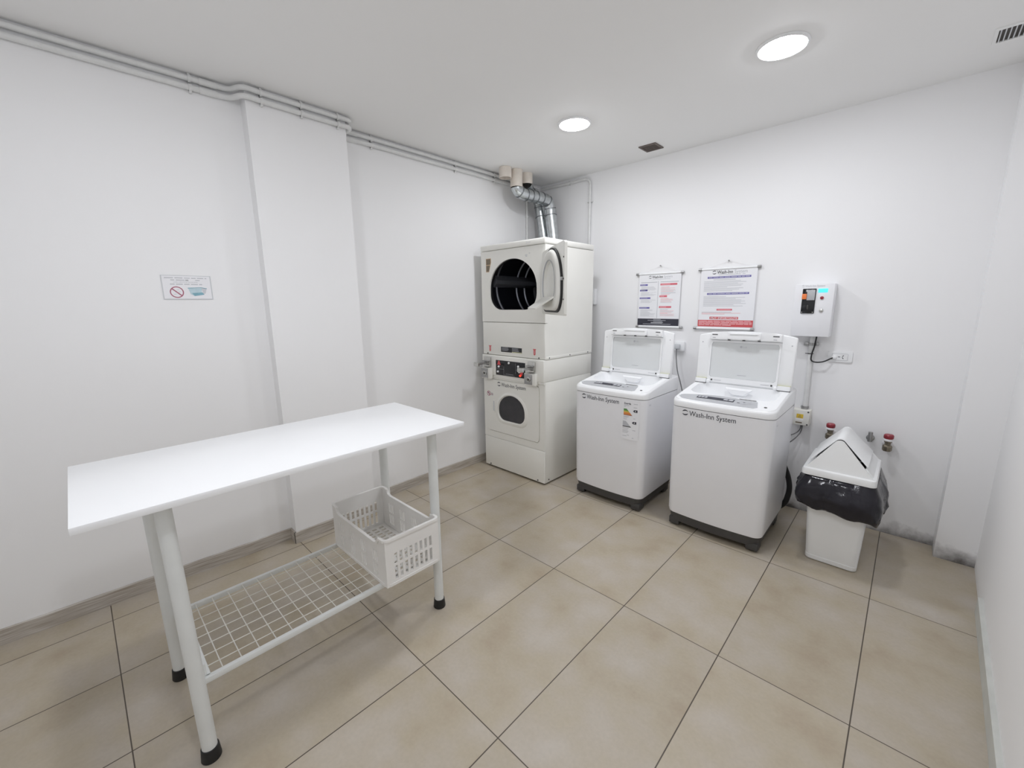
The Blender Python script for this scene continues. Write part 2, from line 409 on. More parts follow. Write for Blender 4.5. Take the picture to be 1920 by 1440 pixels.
# ------------------------------------------------------------------ recessed ceiling lights
def ceiling_light(x, y, label):
    t = thing('ceiling_light', label, 'ceiling light', (x, y, H), group='round recessed ceiling lights')
    b = MB(); b.lathe([(0.088, -0.0005), (0.110, -0.0005), (0.109, -0.006), (0.100, -0.011), (0.094, -0.008), (0.092, -0.004)], WPLAST, seg=48, caps=(False, False)); b.build('trim_ring', t)
    b = MB(); b.lathe([(0.0935, -0.004), (0.086, -0.012), (0.070, -0.017), (0.040, -0.020), (0.004, -0.021)], LAMPE, seg=48, caps=(False, True)); o = b.build('diffuser', t); o['label'] = 'glowing frosted diffuser'
    return t
ceiling_light(0.906, 2.560, 'smaller-looking glowing round ceiling light farther away, near the dryer corner')
ceiling_light(2.092, 2.550, 'larger-looking glowing round ceiling light nearer, above the washing machines')
ceiling_light(1.15, 0.30, 'glowing round ceiling light over the white table, out of frame')
ceiling_light(2.30, 0.30, 'glowing round ceiling light near the camera, out of frame')

# ------------------------------------------------------------------ ceiling vents
def ceiling_vent(x0, y0, x1, y1, n, label, along):
    cx, cy = (x0+x1)/2, (y0+y1)/2; w, d = (x1-x0)/2, (y1-y0)/2
    t = thing('ceiling_vent', label, 'ceiling vent', (cx, cy, H), group='small square ceiling vents')
    b = MB(); b.plate([(-w, -d), (w, -d), (w, d), (-w, d)], [(-w+.012, -d+.012), (w-.012, -d+.012), (w-.012, d-.012), (-w+.012, d-.012)], 0.007, VENTS if along == 'y' else CEIL, DOWN(0, 0, -0.0003)); b.build('frame', t, smooth=False)
    b = MB(); b.box((-w+.008, -d+.008, -0.002), (w-.008, d-.008, -0.0004), VENTD); b.build('backing', t, smooth=False)
    for k in range(n):
        u = (k+0.5)/n
        b = MB()
        if along == 'x': b.box((-w+.012+u*(2*w-.024)-.0022, -d+.011, -0.007), (-w+.012+u*(2*w-.024)+.0022, d-.011, -0.002), GPLAST)
        else: b.box((-w+.011, -d+.012+u*(2*d-.024)-.0035, -0.006), (w-.011, -d+.012+u*(2*d-.024)+.0035, -0.002), VENTS)
        b.build('slat', t, smooth=False)
ceiling_vent(1.005, 3.262, 1.140, 3.405, 7, 'small dark square vent in the ceiling near the back wall', 'y')
ceiling_vent(2.800, 3.08, 2.99, 3.235, 11, 'dark ceiling vent with pale slats at the upper right frame edge', 'x')

# ------------------------------------------------------------------ conduits
def arc(c, u, v, r, a0, a1, n=6):
    c, u, v = Vector(c), Vector(u), Vector(v)
    return [c+u*r*math.cos(a0+(a1-a0)*k/n)+v*r*math.sin(a0+(a1-a0)*k/n) for k in range(n+1)]
def smooth_path(pts, r=0.03, n=5):
    """polyline with rounded corners"""
    P = [Vector(p) for p in pts]; out = [P[0]]
    for k in range(1, len(P)-1):
        a, bq, c = P[k-1], P[k], P[k+1]; d1, d2 = (a-bq), (c-bq); rr = min(r, d1.length*0.49, d2.length*0.49)
        s, e = bq+d1.normalized()*rr, bq+d2.normalized()*rr
        for j in range(n+1):
            t = j/n; out.append(s*(1-t)**2+bq*2*t*(1-t)+e*t*t)
    out.append(P[-1]); return out
def clamp(parent, p, r, axis):
    b = MB(); p = Vector(p); q = Vector(axis).normalized()*0.006
    b.cyl(p-q, p+q, r+0.0045, PIPE, 16)
    b.box((p.x-0.014, p.y-0.006 if axis[1] else p.y-0.006, p.z-r-0.012), (p.x+0.004, p.y+0.006, p.z+r+0.010), PIPE, 0.002) if axis[1] else b.box((p.x-r-0.010, p.y-0.004, p.z-0.006), (p.x+r+0.010, p.y+0.012, p.z+0.006), PIPE, 0.002)
    b.build('pipe_clamp', parent)
def lwx(y): return LW0[0]+(y-LW0[1])*(LW1[0]-LW0[0])/(LW1[1]-LW0[1])
for (z, r, off, lab) in ((H-0.026, 0.0135, 0.018, 'upper white conduit along the left wall and pier, next to the ceiling'),
                        (H-0.067, 0.0135, 0.018, 'lower white conduit along the left wall and pier, just below its twin')):
    t = thing('wall_conduit', lab, 'conduit', (0, 0, 0), group='white conduits along the left wall')
    path = smooth_path([(lwx(YF+0.01)+off, YF+0.01, z), (lwx(0.82)+off, 0.835, z), (PX+off+0.014, 0.868, z), (PX+off, 0.96, z), (PX+off, 1.40, z), (PX+off+0.008, 1.464, z), (RX+off+0.005, 1.478, z), (RX+off, 3.52, z)], 0.045, 6)
    b = MB(); b.tube(path, r, PIPE, 14); b.build('pipe', t)
    for (y0, y1) in ((0.70, 0.775), (1.52, 1.60)):
        x = (lwx(y0) if y0 < 0.9 else RX)+off
        b = MB(); b.cyl((x, y0, z), (x if y0 > 0.9 else lwx(y1)+off, y1, z), r+0.0028, PIPE, 16); b.build('coupling', t)
    for y in (-0.9, 0.66, 0.96, 1.17, 1.385, 1.70, 2.45, 2.9):
        x = (lwx(y) if y < 0.8 else (PX if y < 1.46 else RX))+off
        clamp(t, (x, y, z), r, (0, 1, 0))
t = thing('corner_conduit', 'white vertical conduit in the wall corner behind the metal ducts', 'conduit', (0, 0, 0))
b = MB(); b.tube([(RX+0.018, 3.345, 1.2), (RX+0.018, 3.345, H-0.09)], 0.0125, PIPE, 14); b.build('pipe', t)
for z in (2.36, 1.9): clamp(t, (RX+0.018, 3.345, z), 0.0125, (0, 0, 1))
t = thing('back_wall_conduit', 'white conduit on the back wall bending down beside the stacked dryer', 'conduit', (0, 0, 0))
b = MB(); b.tube(smooth_path([(RX+0.03, YB-0.018, H-0.036), (0.10, YB-0.018, H-0.040), (0.382, YB-0.018, H-0.040), (0.382, YB-0.018, 1.652)], 0.07, 8), 0.0125, PIPE, 14); b.build('pipe', t)
for p, ax in (((0.14, YB-0.018, H-0.040), (1, 0, 0)), ((0.382, YB-0.018, 2.44), (0, 0, 1)), ((0.382, YB-0.018, 1.95), (0, 0, 1))):
    b = MB(); q = Vector(ax)*0.006; p = Vector(p); b.cyl(p-q, p+q, 0.017, PIPE, 16)
    if ax[2]: b.box((p.x-0.027, p.y-0.003, p.z-0.006), (p.x+0.027, YB-0.0005, p.z+0.006), PIPE, 0.002)
    else: b.box((p.x-0.006, p.y-0.003, p.z-0.027), (p.x+0.006, YB-0.0005, p.z+0.022), PIPE, 0.002)
    b.build('pipe_clamp', t)
t = thing('switch_box', 'small white box on the back wall half hidden by the stacked dryer', 'electrical box', (0.41, YB, 1.575))
b = MB(); b.box((-0.068, -0.052, -0.074), (0.068, -0.0005, 0.074), WPLAST, 0.006); b.build('housing', t)
b = MB(); b.box((-0.060, -0.060, -0.066), (0.060, -0.0525, 0.066), WPLAST, 0.004); b.build('cover', t)

# ------------------------------------------------------------------ pvc stubs and galvanised ducts
for (x, y, zl, lab) in ((-0.047, 2.877, 2.598, 'cream plastic vent pipe with open end, nearest of three under the ceiling'),
                        (-0.026, 2.996, 2.540, 'middle cream vent pipe in the ceiling, feeding the front metal duct'),
                        (-0.034, 3.142, 2.592, 'farthest cream vent pipe in the ceiling, feeding the rear metal duct')):
    b = MB(); ro, ri = 0.0545, 0.050
    b.lathe([(ri, H-0.001), (ro, H-0.001), (ro, zl), (ri, zl), (ri, H-0.001)], PVC, Matrix.Translation((x, y, 0)), 32, (False, False))
    tag(b.build('vent_pipe'), lab, 'vent pipe', 'cream vent pipes in the ceiling corner')
def duct(name, label, path, r, rings, low):
    t = thing(name, label, 'duct', (0, 0, 0), group='galvanised dryer ducts')
    b = MB(); b.tube(path, r, GALV, 20); b.build('duct_pipe', t, ang=25)
    for (p, d) in rings:
        p, d = Vector(p), Vector(d).normalized()*0.0035; b = MB(); b.cyl(p-d, p+d, r+0.0035, GALVD, 24); b.build('duct_seam', t)
    return t
def on_path(path, f):
    P = [Vector(p) for p in path]; L = [0]
    for a, c in zip(P[:-1], P[1:]): L.append(L[-1]+(c-a).length)
    s = f*L[-1]
    for k in range(len(P)-1):
        if L[k+1] >= s:
            u = (s-L[k])/(L[k+1]-L[k]); return P[k].lerp(P[k+1], u), (P[k+1]-P[k])
p1 = [(-0.026, 2.996, 2.5395), (-0.026, 2.997, 2.534), (-0.023, 3.008, 2.518), (-0.016, 3.05, 2.500), (-0.010, 3.10, 2.492), (0.0, 3.20, 2.492), (0.008, 3.29, 2.492), (0.012, 3.36, 2.487), (0.014, 3.405, 2.468), (0.014, 3.428, 2.43), (0.016, 3.436, 2.385), (0.066, 3.436, 2.05), (0.075, 3.436, 1.93)]
duct('dryer_duct', 'front shiny metal elbow duct, right-hand drop behind the stacked dryer', p1, 0.052, [on_path(p1, f) for f in (0.055, 0.125, 0.19, 0.255, 0.33, 0.42, 0.50, 0.565)], 0)
p2 = [(-0.034, 3.142, 2.5915), (-0.037, 3.148, 2.588), (-0.060, 3.19, 2.574), (-0.088, 3.25, 2.557), (-0.100, 3.33, 2.535), (-0.118, 3.395, 2.512), (-0.126, 3.428, 2.475), (-0.124, 3.436, 2.43), (-0.060, 3.436, 2.10), (-0.028, 3.436, 1.93)]
duct('dryer_duct', 'rear metal duct, left-hand drop half hidden behind the front duct', p2, 0.048, [on_path(p2, f) for f in (0.07, 0.16, 0.28, 0.40, 0.51)], 0)

# ------------------------------------------------------------------ stacked dryer
dr = thing('stacked_dryer', 'tall cream coin-operated stacked dryer in the corner, upper door open', 'dryer', (0.2375, 2.64, 0))
HW, DP = 0.3625, 0.665
b = MB(); b.box((-HW+0.004, 0.004, 0.012), (HW-0.004, DP-0.003, 1.07), CREAM, 0.004)
b.box((-HW+0.02, 0.02, 0.0), (HW-0.02, DP-0.02, 0.014), DGREY)
b.box((-HW, 0.006, 0.018), (HW, DP, 0.884), CREAM, 0.006)
b.build('lower_cabinet', dr)
b = MB(); b.box((-HW, -0.006, 0.016), (HW, 0.012, 0.3005), CREAM, 0.006, 3); b.build('kick_panel', dr)
b = MB(); b.plate([(-HW, 0.304), (HW, 0.304), (HW, 0.884), (-HW, 0.884)], rrect(-0.324, 0.362, 0.306, 0.855, 0.023), 0.014, CREAM, XZ(0, 0.010, 0), (0, 0.6)); b.build('front_panel', dr)
b = MB(); b.box((-0.335, 0.006, 0.350), (0.32, 0.0085, 0.868), SEAM); b.build('door_gap', dr, smooth=False)
# lower door
b = MB(); hole = dshape(-0.011, 0.607, 0.312, 0.236); b.plate(rrect(-0.318, 0.368, 0.300, 0.849, 0.02), hole, 0.016, CREAM, XZ(0, 0.0055, 0), (-0.011, 0.6), 120)
ld = b.build('lower_door', dr)
b = MB(); o1, o2, o3 = (radial(dshape(-0.011, 0.604, 0.312, 0.236, s), (-0.011, 0.6), 80) for s in (1.26, 1.20, 1.0))
b.loft([[Vector((x, -0.0108, z)) for x, z in o1], [Vector((x, -0.0165, z)) for x, z in o2], [Vector((x, -0.0175, z)) for x, z in radial(dshape(-0.011, 0.606, 0.312, 0.236, 1.06), (-0.011, 0.6), 80)], [Vector((x, -0.004, z)) for x, z in o3]], CREAM, (False, False)); b.build('window_bezel', ld, ang=50)
b = MB(); P = radial(dshape(-0.011, 0.606, 0.312, 0.236, 1.02), (-0.011, 0.6), 80); b.loft([[Vector((x, 0.002, z)) for x, z in P], [Vector((x, -0.006, z)) for x, z in P]], DGLASS); b.build('door_window', ld, smooth=False)
b = MB(); b.plate(rrect(-0.242, 0.548, -0.212, 0.660, 0.004), rrect(-0.236, 0.556, -0.218, 0.652, 0.003), 0.004, CREAM, XZ(0, -0.0108, 0), (-0.227, 0.604), 48); b.box((-0.237, -0.0118, 0.554), (-0.217, -0.0108, 0.654), GPLAST); b.build('handle', ld)
b = MB(); brand(b, -0.180, 0.798, 0.340, XZ(0, -0.0115, 0), INK); b.build('brand_lettering', ld, smooth=False)
b = MB(); M = XZ(-0.293, -0.0112, 0.713)
b.plate([(0.023*math.cos(a*PI/12), 0.023*math.sin(a*PI/12)) for a in range(24)], [(0.018*math.cos(a*PI/12), 0.018*math.sin(a*PI/12)) for a in range(24)], 0.0006, MAROON, M, n=32)
b.prism([(-0.016, 0.010), (-0.010, 0.016), (0.016, -0.010), (0.010, -0.016)], 0.0006, MAROON, M); b.prism([(-0.008, -0.002), (0.008, 0.008), (0.006, 0.012), (-0.010, 0.003)], 0.0004, BLUE, M)
for k in range(3): b.prism([(0.030, -0.014+k*0.009), (0.056, -0.014+k*0.009), (0.056, -0.009+k*0.009), (0.030, -0.009+k*0.009)], 0.0005, MAROON if k % 2 else GREYP, M)
b.build('round_sticker', ld, smooth=False)
# control section
b = MB(); b.box((-HW, -0.020, 0.888), (HW, DP, 1.069), CREAM, 0.007, 3); b.box((-HW+0.03, -0.013, 0.868), (HW-0.002, 0.0, 0.889), CREAM, 0.004); b.build('control_section', dr)
cp = MB(); cp.box((-0.183, -0.0225, 0.900), (0.164, -0.0195, 1.032), BLACKG, 0.001); cpo = cp.build('control_panel', dr)
b = MB(); M = XZ(0, -0.0228, 0)
def tri(cx, cz, s): return [(cx-s, cz-s*0.8), (cx+s, cz-s*0.8), (cx+s*0.35, cz+s*0.9), (cx-s*0.35, cz+s*0.9)]
b.prism(tri(-0.143, 1.008, 0.022), 0.0006, RED, M); b.prism([(-x+0.246-0.122, 1.858-z) for x, z in tri(0, 0.917, 0.022)], 0.0006, RED, M)
for (x0, z0, x1, z1) in ((-0.085, 0.905, -0.084, 0.98), (-0.165, 0.955, -0.085, 0.956), (0.056, 0.93, 0.057, 1.02), (0.057, 0.962, 0.10, 0.963), (-0.085, 0.908, 0.05, 0.909), (-0.06, 0.917, 0.03, 0.919)):
    b.prism([(x0, z0), (x1, z0), (x1, z1), (x0, z1)], 0.0004, GREYP if z1-z0 != 0.002 else MAROON, M)
b.build('panel_print', cpo, smooth=False)
for (x, z, m, nm) in ((-0.020, 1.016, WPLAST, 'button'), (-0.143, 0.976, WPLAST, 'button'), (-0.155, 0.930, WPLAST, 'button'), (0.090, 0.995, WPLAST, 'button'), (0.103, 0.950, WPLAST, 'button'), (0.112, 0.920, REDE, 'indicator_lamp')):
    b = MB(); b.lathe([(0.0095, 0), (0.0095, 0.007), (0.006, 0.011)], m, XZ(x, -0.0228, z), 20); o = b.build(nm, cpo)
    if nm == 'indicator_lamp': o['label'] = 'lit red indicator lamp'
for sx in (-0.285, 0.238):
    b = MB(); b.box((sx-0.040, -0.034, 0.963), (sx+0.040, -0.0205, 1.050), CHROME, 0.004)
    b.box((sx-0.036, -0.052, 0.968), (sx+0.036, -0.033, 0.984), CHROME, 0.003); b.box((sx-0.036, -0.060, 1.010), (sx+0.036, -0.033, 1.020), STEEL, 0.002)
    cs = b.build('coin_slide', dr)
    b = MB(); b.box((sx-0.022, -0.150, 0.992), (sx+0.022, -0.034, 1.007), STEEL, 0.003); b.box((sx-0.030, -0.170, 0.980), (sx+0.030, -0.148, 1.014), CHROME, 0.005); b.build('slide_arm', cs)
    b = MB(); b.box((sx-0.060, -0.052, 0.858), (sx+0.062, -0.0205, 0.955), CREAM, 0.005); lb = b.build('coin_vault', dr)
    b = MB(); b.box((sx-0.054, -0.0555, 0.865), (sx+0.030, -0.0525, 0.948), STEEL, 0.002); b.build('lock_plate', lb)
    b = MB(); b.lathe([(0.020, 0), (0.020, 0.008), (0.014, 0.010), (0.0135, 0.004)], CHROME, XZ(sx-0.006, -0.0555, 0.908), 24); b.box((sx-0.009, -0.0665, 0.900), (sx-0.003, -0.0600, 0.914), BLACK); b.build('lock', lb)
# upper cabinet: lower front, bulkhead with round opening, shell
b = MB(); b.prism([(-HW, 1.073), (HW, 1.073), (HW, 1.3605), (-HW, 1.3605)], 0.054, CREAM, XZ(0, 0.05, 0), r=0.009, seg=3); b.build('upper_front_panel', dr)
OPEN = dshape(0.0085, 1.674, 0.536, 0.414)
b = MB(); b.plate([(-HW, 1.3635), (HW, 1.3635), (HW, 1.961), (-HW, 1.961)], OPEN, 0.03, CREAM, XZ(0, 0.026, 0), (0.0085, 1.66), 120); b.build('upper_bulkhead', dr)
b = MB()
b.box((-HW, 0.027, 1.364), (-HW+0.006, DP, 1.961), CREAM); b.box((HW-0.006, 0.0505, 1.073), (HW, DP, 1.3605), CREAM); b.box((HW-0.006, 0.0265, 1.3605), (HW, DP, 1.961), CREAM); b.box((-HW, 0.05, 1.073), (HW-0.007, DP, 1.366), CREAM); b.box((-HW+0.006, DP-0.006, 1.366), (HW-0.006, DP, 1.961), CREAM)
b.build('upper_cabinet', dr)
b = MB(); b.box((-HW-0.003, -0.010, 1.964), (HW+0.003, DP+0.002, 2.011), CREAM, 0.010, 3); b.build('top_cover', dr)
b = MB(); cz = 1.664; R = 0.288
def dc(x, y, z): return Vector((0.0085+x, y, cz+z))
ring = lambda r, y: [dc(r*math.cos(2*PI*k/48), y, r*math.sin(2*PI*k/48)) for k in range(48)]
b.loft([ring(R, 0.030), ring(R, 0.60), ring(0.27, 0.615), ring(0.02, 0.618)], DRUM, (False, True)); do = b.build('drum', dr)
for y in (0.10, 0.36, 0.47):
    b = MB(); b.loft([ring(R, y-0.010), ring(R-0.010, y-0.004), ring(R-0.010, y+0.004), ring(R, y+0.010)], DRUMR, (False, False)); b.build('drum_rib', do)
for a in (rad(170), rad(290), rad(50)):
    b = MB(); u = Vector((math.cos(a), 0, math.sin(a))); v = Vector((-math.sin(a), 0, math.cos(a)))
    pr = lambda y, h: [dc(0, y, 0)+u*(R-0.001)+v*0.055, dc(0, y, 0)+u*(R-h)+v*0.016, dc(0, y, 0)+u*(R-h)-v*0.016, dc(0, y, 0)+u*(R-0.001)-v*0.055]
    b.loft([pr(0.06, 0.04), pr(0.58, 0.085)], DRUMR); b.build('drum_baffle', do)
b = MB(); OS = lambda s, y: [Vector((x, y, z)) for x, z in radial(dshape(0.0085, 1.674, 0.536, 0.414, s), (0.0085, 1.66), 90)]
b.loft([OS(0.998, 0.008), OS(0.985, 0.010), OS(0.985, 0.030), OS(1.04, 0.042)], BLACK, (False, False)); b.build('opening_seal', dr)
# catch label, marks
b = MB(); M = XZ(0, -0.0042, 0)
b.prism([(-0.300, 1.788), (-0.262, 1.788), (-0.236, 1.868), (-0.238, 1.902), (-0.300, 1.902)], 0.0008, TAN, M)
b.prism([(-0.296, 1.850), (-0.247, 1.850), (-0.242, 1.867), (-0.243, 1.897), (-0.296, 1.897)], 0.0014, BROWN, M); b.prism([(-0.296, 1.793), (-0.265, 1.793), (-0.250, 1.843), (-0.296, 1.843)], 0.0014, BROWN, M)
b.build('airflow_label', dr, smooth=False)
b = MB()
for (x, z, w) in ((0.155, 1.893, 0.025), (0.160, 1.884, 0.018), (0.195, 1.905, 0.014)): b.prism([(x, z), (x+w, z), (x+w, z+0.004), (x, z+0.004)], 0.0006, GREYP, M)
b.build('worn_marking', dr, smooth=False)
b = MB(); M2 = XZ(0, -0.0045, 0)
b.prism([(-0.132, 1.106), (0.114, 1.106), (0.114, 1.150), (-0.132, 1.150)], 0.0008, BLACKG, M2); b.prism([(0.0, 1.106), (0.114, 1.106), (0.114, 1.113), (0.0, 1.113)], 0.0012, OLIVE, M2)
for k in range(4):
    for x in (-0.122, 0.0):
        b.prism([(x, 1.142-k*0.008), (x+0.09+random.uniform(-0.03, 0.01), 1.142-k*0.008), (x+0.08, 1.1445-k*0.008), (x, 1.1445-k*0.008)], 0.0011, GREYP, M2)
b.build('rating_label', dr, smooth=False)
for x in (-0.270, 0.253):
    b = MB(); b.prism([(x-0.017, 1.148), (x-0.010, 1.148), (x-0.010, 1.110), (x-0.004, 1.102), (x+0.004, 1.102), (x+0.010, 1.110), (x+0.010, 1.148), (x+0.017, 1.148), (x+0.017, 1.153), (x-0.017, 1.153)], 0.0008, RED, M2)
    b.prism([(x-0.001, 1.112), (x+0.001, 1.112), (x+0.001, 1.145), (x-0.001, 1.145)], 0.0011, WHITEP, M2); b.build('red_arrow_sticker', dr, smooth=False)
b = MB(); b.text('Z100', 0.016, XZ(0.17, -0.0105, 1.982), LGREYP, 0.05); b.build('pencil_mark', dr, smooth=False)
for (x, y, z, ax) in ((HW, 0.05, 1.083, 'x'), (HW, 0.33, 1.083, 'x'), (HW, 0.60, 1.083, 'x'), (HW, 0.05, 0.040, 'x'), (HW, 0.60, 0.040, 'x'), (-0.30, -0.004, 1.083, 'y'), (0.30, -0.004, 1.083, 'y'), (-0.29, -0.006, 0.032, 'y'), (0.29, -0.006, 0.032, 'y'), (-0.29, 0.0, 1.60, 'y')):
    b = MB(); d = Vector((0.003, 0, 0)) if ax == 'x' else Vector((0, -0.003, 0)); p = Vector((x, y, z)); b.cyl(p-d*0.3, p+d, 0.006, SCREW, 10); b.build('screw', dr)
b = MB(); b.box((HW-0.001, 0.01, 1.0715), (HW+0.002, DP-0.01, 1.094), CREAM, 0.001); b.build('side_flange', dr)
b = MB(); b.box((-HW-0.010, 0.02, 0.375), (-HW+0.001, 0.06, 0.505), BLUET, 0.002); b.build('blue_tape', dr)
# upper door, swung wide open on its right-hand hinge
W = 0.64
b = MB(); b.prism(rrect(-W, 1.437, 0.0, 1.900, (0.012, 0.012, 0.03, 0.03)), 0.018, CREAM, Matrix(((1, 0, 0, 0), (0, 0, 1, -0.018), (0, 1, 0, 0), (0, 0, 0, 1))), r=0.004)
ud = b.build('upper_door', dr, loc=(0.338, -0.012, 0)); ud.rotation_euler = (0, 0, rad(142))
cU, cZ = -0.325, 1.672
def DR(s, n, k=96, sz=None): return [Vector((x, n, z)) for x, z in radial(dshape(cU, cZ, 0.536, 0.410, s), (cU, cZ-0.01), k)]
b = MB(); b.loft([DR(1.06, 0.0), DR(1.06, 0.012), DR(0.99, 0.014), DR(0.99, 0.0)], BLACK, (False, False)); b.build('gasket', ud)
b = MB(); b.loft([DR(1.01, 0.0), DR(1.0, 0.016), DR(0.95, 0.030), DR(0.90, 0.032), DR(0.69, 0.030), DR(0.665, 0.026), DR(0.64, 0.004), DR(0.05, 0.003)], CREAM, (False, True)); dl = b.build('door_liner', ud, ang=45)
b = MB(); b.loft([DR(0.675, 0.0302), DR(0.672, 0.0312), DR(0.655, 0.0305), DR(0.655, 0.024)], GREYP, (False, False)); b.build('window_seal', dl)
b = MB(); b.loft([[Vector((cU-0.16, 0.030, 1.562)), Vector((cU+0.16, 0.030, 1.562)), Vector((cU+0.16, 0.030, 1.550)), Vector((cU-0.16, 0.030, 1.550))], [Vector((cU-0.135, 0.150, 1.486)), Vector((cU+0.135, 0.150, 1.486)), Vector((cU+0.135, 0.146, 1.476)), Vector((cU-0.135, 0.146, 1.476))]], CREAM); b.build('lint_deflector', ud)
for z in (1.80, 1.668, 1.54):
    b = MB(); b.cyl((-W+0.016, -0.002, z), (-W+0.016, 0.004, z), 0.005, SCREW, 12); b.build('door_screw', ud)
b = MB(); b.box((-W+0.020, 0.0, 1.658), (-W+0.036, 0.018, 1.680), STEEL, 0.002); b.build('door_catch', ud)
for z in (1.52, 1.82):
    b = MB(); b.cyl((0.004, -0.004, z-0.02), (0.004, -0.004, z+0.02), 0.005, CREAM, 12); b.build('hinge', ud)

# ------------------------------------------------------------------ washing machines
WHW, WD, BOW = 0.2965, 0.575, 0.020
def wring(hw, yf, yb, r, z, bow=BOW, n=14):
    """plan outline of the washer: bowed front, round front corners; z may depend on y"""
    P = []
    fz = z if callable(z) else (lambda y: z)
    def fy(x): return yf+bow*(x/hw)**2
    for k in range(n+1):
        x = -(hw-r)+2*(hw-r)*k/n; P.append((x, fy(x)))
    y0 = fy(hw-r)
    for k in range(1, 9):
        a = -PI/2+0.5*PI*k/8; P.append((hw-r+r*math.cos(a), y0+r+r*math.sin(a)))
    P += [(hw, y0+r+(yb-0.02-y0-r)*k/8) for k in range(1, 9)]
    P += [(hw-0.006, yb-0.004), (hw-0.02, yb), (-hw+0.02, yb), (-hw+0.006, yb-0.004)]
    P += [(-hw, yb-0.02-(yb-0.02-y0-r)*k/8) for k in range(0, 9)]
    for k in range(1, 8):
        a = PI+0.5*PI*k/8; P.append((-hw+r+r*math.cos(a), y0+r+r*math.sin(a)))
    return [Vector((x, y, fz(y))) for x, y in P]
def deckz(y): return 0.893+0.062*min(1, max(0, (y-0.02)/0.40))**0.85
def front(p):
    x = p.x; return Vector((x, BOW*(x/WHW)**2-0.0012+p.y, p.z))
def deckp(x, y, d=0.0): return Vector((x, y, deckz(y)+d))

